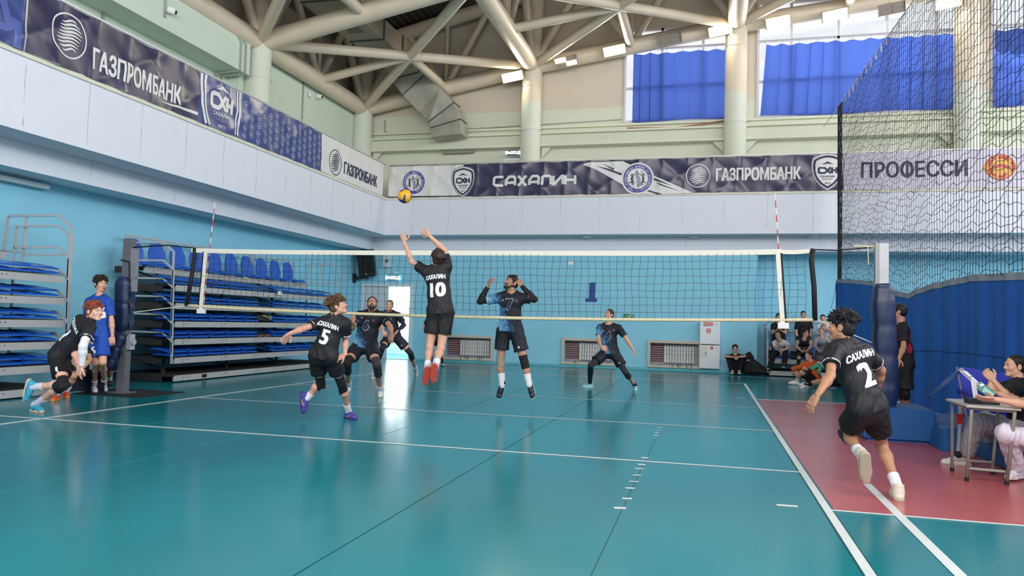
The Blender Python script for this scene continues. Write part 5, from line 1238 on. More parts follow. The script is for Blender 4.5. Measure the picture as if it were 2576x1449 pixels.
    for s in 'LR':
        Hh, K_, A_, T_, S_, E_, W_ = (g(q+s) for q in 'HKATSEW')
        lg = gs*o.get('leg', 1.); ag = gs*o.get('arm', 1.)
        kp = o.get('pad'+s)
        if kp is not None and A_ is not None:
            S = SDF(h*.8, .012); a0, a1 = o.get('padlen', (.80, .28)); S.cone(lerp(Hh, K_, a0), K_, .067*lg, .061*lg, flat=0).cone(K_, lerp(K_, A_, a1), .061*lg, .062*lg)
            S.cut(lerp(Hh, K_, a0), -(K_-Hh)) if np.dot(unit(K_-Hh), unit(A_-K_)) > .35 else None; S.cut(lerp(K_, A_, a1), A_-K_) if np.dot(unit(K_-Hh), unit(A_-K_)) > .35 else None
            kf = unit(unit(K_-Hh)-unit(A_-K_)) if np.linalg.norm(unit(K_-Hh)-unit(A_-K_)) > .15 else fh; S.ell(K_+kf*.022, [rh, unit(np.cross(rh, unit(A_-K_))), unit(A_-K_)], V3((.045, .036, .055))*lg)
            S.noise = (.002, 40, 5); v, fc = S.mesh(); gobj('knee_pad', Geo().add((v, fc), 0), [kp], body)
        lgm = o.get('legging'+s)
        if lgm is not None: S = SDF(h*.9, .01); S.cone(lerp(Hh, K_, .3), K_, .083*lg, .058*lg).cone(K_, lerp(K_, A_, .3), .058*lg, .062*lg).cone(lerp(K_, A_, .3), lerp(K_, A_, o.get('leglen'+s, .95)), .062*lg, .042*lg, flat=1); v, fc = S.mesh(); gobj('legging', Geo().add((v, fc), 0), [lgm], body)
        sl = o.get('sleeve'+s)
        if sl is not None: S = SDF(h*.8, .03); S.cone(lerp(S_, E_, .3), E_, .058*ag, .046*ag).cone(E_, lerp(E_, W_, .3), .046*ag, .047*ag).cone(lerp(E_, W_, .3), lerp(E_, W_, .97), .047*ag, .033*ag, flat=1); S.noise = (.002, 40, 3); v, fc = S.mesh(); gobj('arm_sleeve', Geo().add((v, fc), 0), [sl], body)
        if A_ is None: continue
        so = o.get('sock'+s, o.get('sock'))
        if so is not None:
            S = SDF(max(.006, h*.7), .02); S.cone(lerp(K_, A_, o.get('sockh', .66)), A_, (.050 if o.get('sockh', .66) > .6 else .056)*lg, .044*lg, flat=0).cone(A_, A_+unit(A_-K_)*.03, .041*lg, .036*lg); S.cut(lerp(K_, A_, o.get('sockh', .66)), -(A_-K_)); v, fc = S.mesh(); gobj('sock', Geo().add((v, fc), 0), [so], body)
        sm = o.get('shoe'+s, o.get('shoe'))
        if sm is not None and T_ is not None:
            f_, u_, s_ = shoe(A_, T_, K_, len(J['T'+s]) > 2 and J['T'+s][2] == 'g', rh if o.get('feet_forward') else None, fh); k = sc*o.get('foot', 1.); Q = lambda a, b, c=0.: A_+(f_*a+u_*b+s_*c)*k; hh2 = max(.0055, h*.6)
            U = SDF(hh2, .014); U.cone(Q(-.02, .025), Q(-.022, -.04), .042*k, .041*k).cone(Q(-.02, -.02), Q(.10, -.048), .044*k, .040*k).cone(Q(.10, -.05), Q(.165, -.056), .042*k, .032*k, u_, .85).cone(Q(-.035, -.055), Q(.16, -.06), .040*k, .040*k, u_, .75).ell(Q(.06, -.018), [f_, u_, s_], V3((.06, .022, .028))*k)
            U.cut(Q(0, -.076), -u_); U.cut(Q(-.02, .038), u_*.9+f_*.3)
            ob = gobj('shoe', Geo().add(U.mesh(), 0), [sm[0]], body)
            Z = SDF(hh2, .012); Z.cone(Q(-.042, -.074), Q(.10, -.074), .043*k, .047*k, u_, .9).cone(Q(.10, -.074), Q(.178, -.070), .047*k, .034*k, u_, .9); Z.cut(Q(0, -.062), u_); Z.cut(Q(0, -.092), -u_)
            gobj('sole', Geo().add(Z.mesh(), 0), [sm[1]], ob)
            if len(sm) > 2 and not far:
                lc = MB()
                for q in range(4): c = Q(.035+.02*q, .004-.010*q); lc.bar(c-s_*.022*k+u_*.0, c+s_*.022*k+u_*.0, .008*k, .02*k)
                obj('laces', lc, sm[2], ob)
                if len(sm) > 3:
                    a = Art().stroke([(-.03, -.006), (.0, -.018), (.06, .012)], [.006, .014, .004]); pv = []
                    for sd in (-1, 1):
                        w, q = decal(U.mesh()[0], U.mesh()[1], Art().add(a.v, a.f), Q(.045, -.045), f_, u_, s_*sd, .012, .003, .2)
                        if q: mb = MB(); mb.add(w, q); obj('side_mark', mb, sm[3], ob)
    return body, j, (WH, HR_), top

# ================================================================== PEOPLE
def splash_mat(name, px, pz, sx=1.):
    """near-black jersey with a pale blue splash rising from one side of the hem (pattern printed on the cloth)"""
    m = mat(name, '#1a1c26', .65, .3); nt = m.node_tree; b = nt.nodes['Principled BSDF']; g = nt.nodes.new('ShaderNodeNewGeometry')
    vm = nt.nodes.new('ShaderNodeVectorMath'); vm.operation = 'SUBTRACT'; vm.inputs[1].default_value = (px, 0, pz); nt.links.new(g.outputs['Position'], vm.inputs[0])
    dt = nt.nodes.new('ShaderNodeVectorMath'); dt.operation = 'DOT_PRODUCT'; dt.inputs[1].default_value = (-2.0*sx, 0, -1.0); nt.links.new(vm.outputs[0], dt.inputs[0])
    n = nt.nodes.new('ShaderNodeTexNoise'); n.inputs['Scale'].default_value = 16; n.inputs['Detail'].default_value = 8; n.inputs['Roughness'].default_value = .75; nt.links.new(g.outputs['Position'], n.inputs['Vector'])
    ad = nt.nodes.new('ShaderNodeMath'); ad.operation = 'MULTIPLY_ADD'; ad.inputs[1].default_value = 1.1; nt.links.new(n.outputs['Fac'], ad.inputs[0]); nt.links.new(dt.outputs['Value'], ad.inputs[2])
    r = nt.nodes.new('ShaderNodeValToRGB'); e = r.color_ramp.elements; e[0].position, e[0].color = .45, lin('#191b25'); e[1].position, e[1].color = 1.0, lin('#7fb0d2')
    x = e.new(.58); x.color = lin('#20304a'); x = e.new(.72); x.color = lin('#4179a6')
    nt.links.new(ad.outputs[0], r.inputs[0]); nt.links.new(r.outputs[0], b.inputs['Base Color']); return m
K_shirt = mat('black_jersey', '#1c1b20', .62, .35, bump=.55, bscale=9, stretch=(1, 1, .6)); K_short = mat('black_shorts', '#161619', .66, .3, bump=.6, bscale=8, stretch=(1, 1, .45)); K_white = mat('print_white', '#e4e4e8', .5)
K_sock = mat('white_sock', '#dcdce4', .85, bump=.2, bscale=120); K_pad = mat('black_knee_pad', '#141417', .8, bump=.15, bscale=60); K_navyp = mat('navy_short', '#181b28', .66, bump=.6, bscale=8, stretch=(1, 1, .45))
def nums(txt, front=False, size=.19, m=None, name=True, fy=.50):
    P = [('number', txt, size, 0, fy, front, m or K_white, .045, .95, 0)]
    if name: P.append(('team_name', 'САХАЛИН', .056, 0, .80, front, m or K_white, .05, .72, .6))
    return P
def black_kit(n): return dict(shirt=dict(m=K_shirt, sleeve=.62, trim=K_white, prints=nums(n), hem=-.05), shorts=dict(m=K_short, len=.6))
WHITE, PALE = (1, 1, 1), 0
# --- home team in black
make_person('volleyball player with white 10 on a black jersey, leaping with both arms raised', dict(P=(1108,782), N=(1099,676), H=(1101,650), SL=(1070,683), SR=(1126,668), EL=(1036,659,1), ER=(1117,629,1), WL=(1017,609,1), WR=(1081,594,1), FL=(1011,581), FR=(1061,573), HL=(1093,787), HR=(1123,787), KL=(1081,874,1), KR=(1109,877,1), AL=(1075,928,-1), AR=(1095,921,-1), TL=(1067,978), TR=(1087,977)), -1.15,
    dict(sc=1.0, face=(-.5, .75, .35), skin='cb9c86', hair=('33241e', dict(vol=1.09, spikes=(160, .032, (0, -.3, -1.1)), nape=-.11)), sock=K_sock, shoe=(mat('shoe_white', '#d9d9dc', .5), mat('red_outsole', '#c04a3c', .5), K_white, mat('navy_mark', '#1d2440', .5)), handL=dict(n=(.1, .9, .3), side=1, curl=.12, spread=1.1, thumb=1.5), handR=dict(n=(-.3, .8, .5), side=-1, curl=.15, spread=1.1, thumb=1.5), h=.0085, sockh=.70, **black_kit('10')))
make_person('volleyball player with white 5 on a black jersey, messy brown hair, stepping right', dict(P=(815,893), N=(842,799), H=(850,770), SL=(809,811), SR=(872,815), EL=(763,827,-1), ER=(869,858,1), WL=(729,839,-1), WR=(868,892,-1), FL=(713,856), FR=(842,905), HL=(797,896), HR=(833,898), KL=(807,963,1), KR=(859,964,1), AL=(774,1000,0), AR=(877,1036,'g'), TL=(755,1052), TR=(912,1053,'g')), -1.95,
    dict(sc=1.0, face=(.85, .30, .35), skin='cc9984', hair=('5b4030', dict(vol=1.10, spikes=(200, .06, (0, -.1, .1)), nape=-.10)), sock=K_sock, sockh=.72, padL=K_pad, padR=K_pad, padlen=(.70, .34), shoe=(mat('shoe_purple', '#4a3d8f', .5), mat('sole_violet', '#3a3170', .5), mat('pink_lace', '#e0808f', .6), mat('gold_mark', '#e0b66a', .5)), handL=dict(n=(.2, -.5, -.8), side=1, curl=.25, spread=.45), handR=dict(n=(.1, .8, -.5), side=-1, curl=.4, spread=.4), h=.0085, **black_kit('5')))
make_person('red-haired player in black with a white arm sleeve, lunging at the left edge', dict(P=(152,893), N=(224,808), H=(238,783), SL=(201,806,1), SR=(226,824,-1), EL=(186,884,1), ER=(209,870,-1), WL=(197,914,-1), WR=(206,922,1), FL=(201,934), FR=(199,945), HL=(152,892,1), HR=(148,902,-1), KL=(158,972,1), KR=(160,970,-1), AL=(88,1018,'g'), AR=(84,973,0), TL=(130,1035,'g'), TR=(56,1014)), -2.7,
    dict(sc=1.04, face=(.97, -.12, .02), skin='d8a995', hair=('7d3a28', dict(vol=1.06, spikes=(150, .04, (0, -.35, -.35)))), sleeveR=mat('white_arm_sleeve', '#dcdbe2', .8), sock=mat('pale_sock', '#c9ccdc', .85), padR=K_pad, padL=K_pad, padlen=(.78, .2), shoe=(mat('shoe_sky_blue', '#3fa3c0', .5), mat('sole_peach', '#d7b79a', .5), K_white, mat('navy_mark', '#1d2440')), handL=dict(n=(0, -1, 0), curl=.5), handR=dict(n=(.5, .7, 0), side=-1, curl=.5), h=.0085,
    shirt=dict(m=K_shirt, sleeve=.62, trim=K_white, prints=nums('1'), hem=-.05), shorts=dict(m=K_short, len=.62, prints=[('number', '1', .1, 'R', .42, (.5, -1, 0), K_white)])))
make_person('player with white 2 on a black jersey running off at the right, spiky black hair', dict(P=(2181,1022), N=(2128,866), H=(2116,822), SL=(2094,882,-1), SR=(2181,888,1), EL=(2089,945,-1), ER=(2216,932,1), WL=(2057,993,-1), WR=(2204,988,1), FL=(2036,1026), FR=(2196,1012), HL=(2163,1030,-1), HR=(2201,1032,1), KL=(2128,1092,1), KR=(2217,1117,1), AL=(2168,1146,-1), AR=(2259,1229,'g'), TL=(2180,1214), TR=(2240,1224,'g')), -4.0,
    dict(sc=1.03, face=(-.90, .38, .02), skin='ad7d63', hair=('17161a', dict(vol=1.05, spikes=(220, .042, (0, -.15, .35)), nape=-.08)), sock=K_sock, sockh=.70, padL=mat('charcoal_knee_sleeve', '#26262e', .75), padlen=(.50, .22), shoe=(mat('shoe_cream', '#cbc2b4', .55), mat('sole_worn', '#a99b8a', .6), mat('cream_lace', '#ddd6c8')), handL=dict(n=(.7, .5, -.3), side=1, curl=.45), handR=dict(n=(-.5, .5, 0), side=-1), h=.0075, girth=.93, **black_kit('2')))
# --- visitors in splash jerseys
def visitor(k, pp, Y, n, sx=1., fy=.62):
    p = atY(pp[0], pp[1], Y); return dict(shirt=dict(m=splash_mat('splash_jersey_'+k, p.x+.09, p.z, sx), sleeve=.62, trim=mat('pale_blue_trim', '#9db8d2', .6), hem=-.05, prints=[('number_edge', n, .172, 0, fy, True, mat('pale_outline', '#8496b4', .5), .045, .95, 0), ('number_fill', n, .150, 0, fy, True, mat('jersey_dark', '#171923', .65), .022, .97, 0), ('chest_mark', lambda a: a.stroke([(-.02, .01), (-.01, -.012), (0, .008), (.01, -.012), (.02, .01)], .006), .02, -.11, .80, True, K_white, 0, 1, 0), ('club_mark', lambda a: a.stroke([(-.03, -.01), (.03, -.01)], .012).stroke([(-.015, .008), (.015, .008)], .014).stroke([(0, .01), (0, .035)], .01), .03, .11, .80, True, mat('club_mark_mauve', '#7a4a6c', .5), 0, 1, 0)]), shorts=dict(m=K_navyp, len=.62, prints=[('short_mark', 'ʍ', .03, 'L', .5, (0, -1, 0), K_white)]))
R6 = make_person('bearded player with outlined 6 on a black and blue jersey, crouching behind the net', dict(P=(918,866), N=(936,787), H=(936,764,-1), SL=(967,798), SR=(903,794), EL=(981,822,-1), ER=(886,826,-1), WL=(985,840,-1), WR=(889,809,-1), FL=(984,853), FR=(889,797), HL=(933,872), HR=(902,873), KL=(948,917,-1), KR=(873,913,-1), AL=(957,984,'g'), AR=(877,972,'g'), TL=(956,1010,'g'), TR=(854,996,'g')), 1.15,
    dict(sc=1.05, girth=1.12, face=(.38, -.85, .35), skin='ba8a74', hair=('2a201c', dict(vol=.99)), beard='1f1815', sock=K_sock, sockh=.76, padL=mat('dark_grey_pad', '#35363c', .8), padR=K_pad, padlen=(.78, .34), shoe=(mat('shoe_offwhite', '#d9d5cf', .5), mat('sole_white', '#cfcac2', .5), mat('black_lace', '#1a1a1c')), handL=dict(n=(0, .6, -.6), side=1, curl=.35, spread=.4), handR=dict(n=(.2, .8, 0), side=-1, curl=.4, spread=.4), h=.009, **visitor('six', (918, 866), 1.15, '6')))
make_person('player with outlined 8 crouching with hands on knees in front of the open door', dict(P=(988,843), N=(980,785), H=(980,768,-1), SL=(1004,794), SR=(959,790), EL=(1016,818,-1), ER=(957,815,-1), WL=(1000,833,-1), WR=(963,832,-1), FL=(991,842), FR=(971,843), HL=(997,848), HR=(978,848), KL=(1033,889,-1), KR=(961,877,-1), AL=(1047,934,'g'), AR=(939,942,'g'), TL=(1059,948,'g'), TR=(930,955,'g')), 5.4,
    dict(sc=1.05, face=(.12, -.98, .05), skin='cf9f86', hair=('6d6055', dict(vol=.99)), sock=K_sock, sockh=.72, padL=K_navyp, padR=K_navyp, padlen=(.76, .3), sleeveL=mat('navy_arm_sleeve', '#1c2338', .75), shoe=(mat('shoe_grey', '#9fa5a6', .5), mat('sole_white', '#cfcac2')), handL=dict(n=(0, .5, -.8), side=1), handR=dict(n=(0, .5, -.8), side=-1), h=.011, **visitor('eight', (988, 843), 5.4, '8')))
make_person('bearded player with outlined 7 jumping at the net, hands by his head', dict(P=(1282,826), N=(1287,739), H=(1286,712), SL=(1315,750), SR=(1256,749), EL=(1344,753), ER=(1208,758), WL=(1311,718), WR=(1227,721), FL=(1298,702), FR=(1237,699), HL=(1299,832), HR=(1266,832), KL=(1320,913), KR=(1259,908), AL=(1331,966), AR=(1263,967), TL=(1341,1000), TR=(1252,1011)), .75,
    dict(sc=1.08, feet_forward=True, face=(-.55, -.72, .32), skin='b3836c', hair=('1f1917', dict(vol=1.0, spikes=(40, .025, (0, 0, .6)))), beard='231a17', sock=K_sock, sockh=.52, padL=K_pad, padlen=(.76, .26), sleeveL=mat('black_arm_sleeve', '#15161b', .75), sleeveR=mat('black_arm_sleeve', '#15161b'), shoe=(mat('shoe_dark_navy', '#1b2230', .5), mat('sole_aqua', '#79cfc8', .5), K_white), handL=dict(n=(-.6, .4, .3), side=1, curl=.6), handR=dict(n=(.5, .5, .2), side=-1, curl=.55, spread=.4), h=.009, padR=mat('beige_knee_bandage', '#9b8a7c', .8), **visitor('seven', (1282, 826), .75, '7', fy=.70)))
make_person('player with outlined 4 and one long black legging in a wide defensive stance', dict(P=(1533,884), N=(1531,818), H=(1532,792), SL=(1558,825), SR=(1508,824), EL=(1578,857), ER=(1505,856,-1), WL=(1594,882), WR=(1513,872,-1), FL=(1600,898), FR=(1523,879), HL=(1546,889), HR=(1521,889), KL=(1573,936,-1), KR=(1486,920,-1), AL=(1598,970,'g'), AR=(1484,963,'g'), TL=(1605,987,'g'), TR=(1461,970,'g')), 4.85,
    dict(sc=1.03, face=(-.55, -.78, .22), skin='c99a82', hair=('2b2322', dict(vol=.98)), sock=mat('black_sock', '#18181c', .85), sockh=.8, leggingL=mat('charcoal_legging', '#2a2a33', .8), leglenL=.18, leggingR=mat('charcoal_legging', '#2a2a33'), leglenR=.94, shoe=(mat('shoe_pale_cyan', '#8fc6cf', .5), mat('sole_cyan', '#bfe3e3', .5)), handL=dict(n=(-.5, 0, -.3), side=1, curl=.4), handR=dict(n=(.3, .5, -.4), side=-1, curl=.45), h=.0105, **visitor('four', (1533, 884), 4.85, '4')))
make_person('player in black by the far wall, mostly hidden behind the leaping player', dict(P=(1093,842), N=(1090,800), H=(1090,784), SL=(1106,806), SR=(1075,806), EL=(1112,828), ER=(1067,822), WL=(1108,845), WR=(1072,840), FL=(1106,855), FR=(1076,850), HL=(1100,844), HR=(1086,844), KL=(1106,880,-1), KR=(1086,880,-1), AL=(1113,914,'g'), AR=(1084,912,'g'), TL=(1121,920,'g'), TR=(1080,918,'g')), 11.3,
    dict(sc=1.0, far=True, h=.014, face=(.1, -1, 0), skin='c99a82', hair=('2b2322',), shirt=dict(m=K_shirt, sleeve=.6), shorts=dict(m=K_short, len=.7), sock=mat('black_sock', '#18181c'), sockh=.5, padL=K_pad, padR=K_pad, shoe=(mat('shoe_grey', '#9fa5a6'), mat('sole_dark', '#3c3f42', .6))))
# --- left side
M_kit = mat('royal_blue_kit', '#1b4aa6', .65, .3, bump=.5, bscale=8, stretch=(1, 1, .5)); M_navy2 = mat('navy_cloth', '#151a30', .75)
rf = make_person('young man in blue kit numbered 6 by the left net post, with whistle', dict(P=(248,836), N=(252,744), H=(254,714), SL=(275,761), SR=(223,760), EL=(281,808), ER=(220,805,-1), WL=(283,846), WR=(224,843,-1), FL=(282,867), FR=(226,862), HL=(260,840), HR=(238,840), KL=(259,911,-1), KR=(241,913,-1), AL=(262,970,'g'), AR=(237,972,'g'), TL=(277,990,'g'), TR=(258,998,'g')), -.55,
    dict(sc=1.06, face=(.90, -.42, .0), skin='d2a18a', hair=('271d1a', dict(vol=1.10, spikes=(160, .04, (0, .2, -.6)), line=(.064, .05))), sock=K_sock, sockh=.72, shoe=(mat('shoe_white', '#d9d9dc'), mat('sole_blue_white', '#aab4c8', .5), K_white, mat('navy_mark', '#1d2440')), handL=dict(n=(-.4, .6, 0), side=1, curl=.5), handR=dict(n=(.4, .6, 0), side=-1, curl=.5), h=.009, girth=.93,
    shirt=dict(m=M_kit, sleeve=.7, hem=-.06, loose=.02, trim=None, prints=[('number', '6', .17, .12, .55, True, K_white, .05, .9, 0), ('badge', lambda a: a.poly([(-.02, .03), (.02, .03), (.02, -.01), (0, -.03), (-.02, -.01)]), .02, .09, .76, True, mat('badge_mauve', '#a08bb0', .5), 0, 1, 0), ('maker_mark', lambda a: a.disc(0, 0, .02, 12, .01), .02, -.06, .78, True, K_white, 0, 1, 0)]), shorts=dict(m=M_kit, len=.78, prints=[('number', '6', .11, 'R', .55, (.45, -1, 0), K_white)])))
W_, HR_ = rf[2]; p = Vector(W_(0, .10, -.063)); q = Vector(W_(0, .135, -.066))
t = thing('whistle', 'red whistle held in the mouth of the young man in blue', 'whistle', p); obj('body', MB().cyl(p, q, .009).ball(q-Vector((0, 0, .012)), .016), mat('whistle_red', '#c0202c', .4), t)
ch = W_(0, .0, -.22); obj('lanyard', MB().tube([q, Vector(W_(.0, .11, -.15)), Vector(W_(.03, .10, -.25)), Vector(W_(.06, .06, -.2))], .004, 5), M_blk, t)
make_person('seated player in black with orange shoes on the left bleacher, behind the red-haired player', dict(P=(196,925), N=(208,868), H=(214,846), SL=(222,876), SR=(190,878), EL=(226,905,-1), ER=(186,908,-1), WL=(210,925,-1), WR=(196,928,-1), FL=(204,934), FR=(202,936), HL=(204,928), HR=(188,928), KL=(186,945,-1), KR=(160,945,-1), AL=(166,985,'g'), AR=(142,992,'g'), TL=(174,998,'g'), TR=(130,1004,'g')), -.6,
    dict(sc=.98, face=(.6, -.7, -.3), skin='b98a72', hair=('1d1816',), shirt=dict(m=mat('dark_sweat', '#1c1a24', .75), sleeve=.6), shorts=dict(m=K_short, len=.8), sock=K_sock, shoe=(mat('shoe_orange_red', '#d4502c', .5), mat('sole_orange', '#e0923a', .5)), handL=dict(n=(0, .6, -.6)), handR=dict(n=(0, .6, -.6), side=-1), h=.011))
make_person('seated player with maroon shoes half hidden behind the young man in blue', dict(P=(246,898), N=(243,840), H=(240,818), SL=(262,850), SR=(226,850), EL=(268,880), ER=(222,878), WL=(262,900,-1), WR=(232,898,-1), FL=(258,908), FR=(238,908), HL=(256,902), HR=(240,902), KL=(274,920,-1), KR=(262,918,-1), AL=(276,957,'g'), AR=(259,964,'g'), TL=(288,974,'g'), TR=(262,981,'g')), .55,
    dict(sc=.95, face=(.6, -.8, 0), skin='a9785f', hair=('1d1816',), shirt=dict(m=mat('dark_sweat', '#1c1a24'), sleeve=.6), shorts=dict(m=mat('grey_brown_short', '#4b4640', .8), len=.9), sock=K_sock, sockh=.7, shoe=(mat('shoe_maroon', '#4a1826', .5), mat('sole_black', '#18151a', .5), mat('red_lace', '#b02a38')), h=.011))
tag(obj('crate_bag', MB().grid(lambda u, v: (lambda c: (c.x-.2+.42*u+.03*v, c.y+.12*math.sin(math.pi*u), .02+.36*(1-v)+.01*math.sin(7*u)))(atZ(196, 990)), 12, 8).grid(lambda u, v: (lambda c: (c.x-.2+.42*(1-u)+.03*v, c.y+.3, .02+.36*(1-v)))(atZ(196, 990)), 12, 8), M_navy2, smooth=True), 'dark blue sports bag on the floor beside the young man in blue', 'bag')
# --- right side
M_bt = mat('black_tee', '#16161a', .8, bump=.5, bscale=9)
make_person('man in a black and red jersey standing behind the right post pad', dict(P=(2276,912), N=(2268,817), H=(2262,784), SL=(2274,832,-1), SR=(2263,828,1), EL=(2273,874,-1), ER=(2258,868), WL=(2262,902,-1), WR=(2252,900), FL=(2254,922), FR=(2246,915), HL=(2278,918,-1), HR=(2272,915,1), KL=(2278,985), KR=(2270,985), AL=(2282,1042,'g'), AR=(2272,1036,'g'), TL=(2262,1054,'g'), TR=(2250,1046,'g')), 2.1,
    dict(sc=1.03, face=(-.9, .4, 0), skin='bd8a70', hair=('141316', dict(vol=1.02)), shirt=dict(m=M_bt, sleeve=.7, hem=-.1, prints=[('red_panel', lambda a: [a.poly([(s_*.05, .24), (s_*.15, .16), (s_*.17, .0), (s_*.17, -.2), (s_*.12, -.2), (s_*.11, .0), (s_*.07, .12), (s_*.02, .2)]) for s_ in (1, -1)] and None, .1, 0, .60, False, mat('jersey_red', '#a3263a', .7), 0, 1, 0)], trim=mat('jersey_red', '#a3263a')), shorts=dict(m=K_short, len=.9), padL=K_pad, padR=K_pad, sock=K_sock, shoe=(M_bt, mat('sole_white', '#cfcac2')), h=.010))
M_jean = mat('pale_denim', '#a3abb5', .8, var=.06, vscale=18, bump=.5, bscale=8); M_wp = mat('white_lilac_trousers', '#cfc9d6', .8, bump=.6, bscale=7)
make_person('young woman in black tee and pale jeans seated at the scorer desk, hands clasped', dict(P=(2572,1075), N=(2563,962), H=(2552,921), SL=(2552,974,-1), SR=(2562,968,1), EL=(2540,1004,-1), ER=(2492,985), WL=(2500,958), WR=(2494,955), FL=(2484,940), FR=(2480,938), HL=(2572,1085,-1), HR=(2574,1080,1), KL=(2462,1062,-1), KR=(2478,1058,1), AL=(2422,1150,'g'), AR=(2512,1132,'g'), TL=(2364,1157,'g'), TR=(2482,1150,'g')), -2.0,
    dict(sc=.95, face=(-.98, -.18, .04), skin='c99a82', hair=('1b1718', dict(vol=.99, line=(.052, .066), extra=[((0, -.13, .03), (.045, .04, .045))])), shirt=dict(m=M_bt, sleeve=.75, hem=-.03), shorts=dict(m=M_jean, len=1.86, wide=1.25), shoe=(mat('shoe_white_mesh', '#d8d4cc', .6), mat('sole_dirty_white', '#b5aea4', .6), K_white), foot=1.05, handL=dict(n=(0, .9, .3), side=1, curl=.9, spread=.05), handR=dict(n=(0, -.9, .3), side=-1, curl=.9, spread=.05), h=.008, wrinkle=.009))
ph = make_person('person in black and white trousers at the right edge, holding a phone over the desk', dict(P=(2650,1105), N=(2632,972), H=(2612,930), SL=(2622,988,-1), SR=(2632,974,1), EL=(2582,1018,-1), ER=(2572,1012,1), WL=(2502,1004), WR=(2512,990), FL=(2462,1003), FR=(2474,984), HL=(2645,1115,-1), HR=(2650,1105,1), KL=(2530,1090,-1), KR=(2556,1078,1), AL=(2560,1180,'g',.02), AR=(2580,1165,'g'), TL=(2520,1204,'g'), TR=(2556,1180,'g')), -2.75,
    dict(sc=.95, face=(-.98, .0, -.1), skin='cc9d86', hair=('1b1718',), shirt=dict(m=M_bt, sleeve=.6, hem=-.03), shorts=dict(m=M_wp, len=1.9, wide=1.08), shoe=(mat('shoe_pale_grey', '#c9c6cc', .6), mat('sole_white', '#cfcac2'), K_white), handL=dict(n=(.1, .5, .8), side=1, curl=.35, spread=.15), handR=dict(n=(0, .3, .9), side=-1, curl=.5), h=.008, wrinkle=.009))
# --- spectators in the far corner
def spectator(label, J, Y, **k):
    o = dict(far=True, h=.016, sc=.98, face=(-.3, -.95, 0), skin='c59780', hair=('221c1a',), wrinkle=.008, shorts=dict(m=K_short, len=1.9), shoe=(M_bt, mat('sole_white', '#cfcac2'))); o.update(k); return make_person(label, J, Y, o)
def sitJ(px, py, s=1., lean=0, knees=None, feet=None, arms=None, head=None, gz=None):
    """seated, facing us: P pixel + scale (1 = 80 px per metre)"""
    ny = head[1]+16 if head else py-40*s
    J = dict(P=(px, py), N=(px+lean, ny, -1), H=head or (px+lean, py-57*s), SL=(px+lean+16*s, ny+5*s), SR=(px+lean-16*s, ny+5*s), HL=(px+8*s, py+1*s), HR=(px-8*s, py+1*s))
    k = knees or ((px+12*s, py+6*s), (px-12*s, py+6*s)); f = feet or ((k[0][0], k[0][1]+34*s), (k[1][0], k[1][1]+34*s))
    J.update(KL=(*k[0], -1), KR=(*k[1], -1), AL=(*f[0], -1), AR=(*f[1], -1), TL=(f[0][0]+1, f[0][1]+7*s, -1), TR=(f[1][0]-1, f[1][1]+7*s, -1))
    a = arms or ((px+20*s, py-14*s), (px-20*s, py-14*s), (px+8*s, py-4*s), (px-8*s, py-4*s), (px+3*s, py-2*s), (px-3*s, py-2*s))
    J.update(EL=(*a[0], -1), ER=(*a[1], -1), WL=(*a[2], -1), WR=(*a[3], -1), FL=(*a[4], -1), FR=(*a[5], -1)); return J
J = sitJ(1851, 931, 1, -1, ((1868, 902), (1834, 902)), ((1860, 934), (1842, 934)), ((1874, 896), (1824, 896), (1853, 899), (1850, 899), (1847, 906), (1856, 906)), (1849, 877)); spectator('boy in black sitting on the floor against the wall, arms folded on raised knees', J, 13.0, shirt=dict(m=M_bt, sleeve=.6), shorts=dict(m=mat('black_trousers', '#141418', .8), len=1.92), shoe=(mat('shoe_black_white', '#b9b6b0', .6), mat('sole_white', '#cfcac2')), face=(.02, -1, -.08), hair=('1b1615', dict(vol=1.15)))
J = sitJ(1966, 884, 1, -3, ((1976, 892), (1946, 891)), ((1972, 918), (1934, 930)), ((1985, 874), (1955, 879), (1965, 884), (1957, 860), (1960, 888), (1957, 852)), (1957, 842)); spectator('young man in a white tee on the small bleacher, hand on chin', J, 13.0, shirt=dict(m=mat('white_tee', '#d3d6e2', .8), sleeve=.6, prints=[('tee_print', lambda a: a.stroke([(0, .06), (0, -.08)], .025).stroke([(-.03, .0), (.03, .02)], .02), .1, .08, .6, True, M_blk, 0, 1, 0)]), face=(-.2, -1, -.05), shorts=dict(m=mat('black_trousers', '#141418'), len=1.92))
J = sitJ(1960, 850, 1, 0, None, None, ((1976, 838), (1944, 838), (1963, 830), (1956, 830), (1961, 824), (1958, 824)), (1958, 798)); spectator('girl in a black tee with long dark hair looking at a phone, top bleacher row', J, 13.95, shirt=dict(m=M_bt, sleeve=.6), face=(0, -.95, -.3), hair=('2a1f1d', dict(extra=[((.07, -.02, -.1), (.03, .05, .12)), ((-.07, -.02, -.1), (.03, .05, .12))])))
J = sitJ(2022, 848, 1.02, 0, None, None, ((2041, 836), (2003, 838), (2034, 856), (2010, 858), (2030, 862), (2014, 864)), (2021, 792)); spectator('young man in a black tee in the middle of the top bleacher row', J, 13.95, shirt=dict(m=M_bt, sleeve=.6), face=(0, -1, -.1), girth=1.08)
J = sitJ(2078, 850, 1, -3, None, None, ((2094, 836), (2058, 838), (2076, 820), (2068, 822), (2072, 812), (2070, 813)), (2070, 801)); spectator('person in a white hoodie with hands at the mouth, right of the top row', J, 13.95, shirt=dict(m=mat('white_hoodie', '#c9cbd6', .85), sleeve=1.9, e=.022), face=(-.1, -1, -.05))
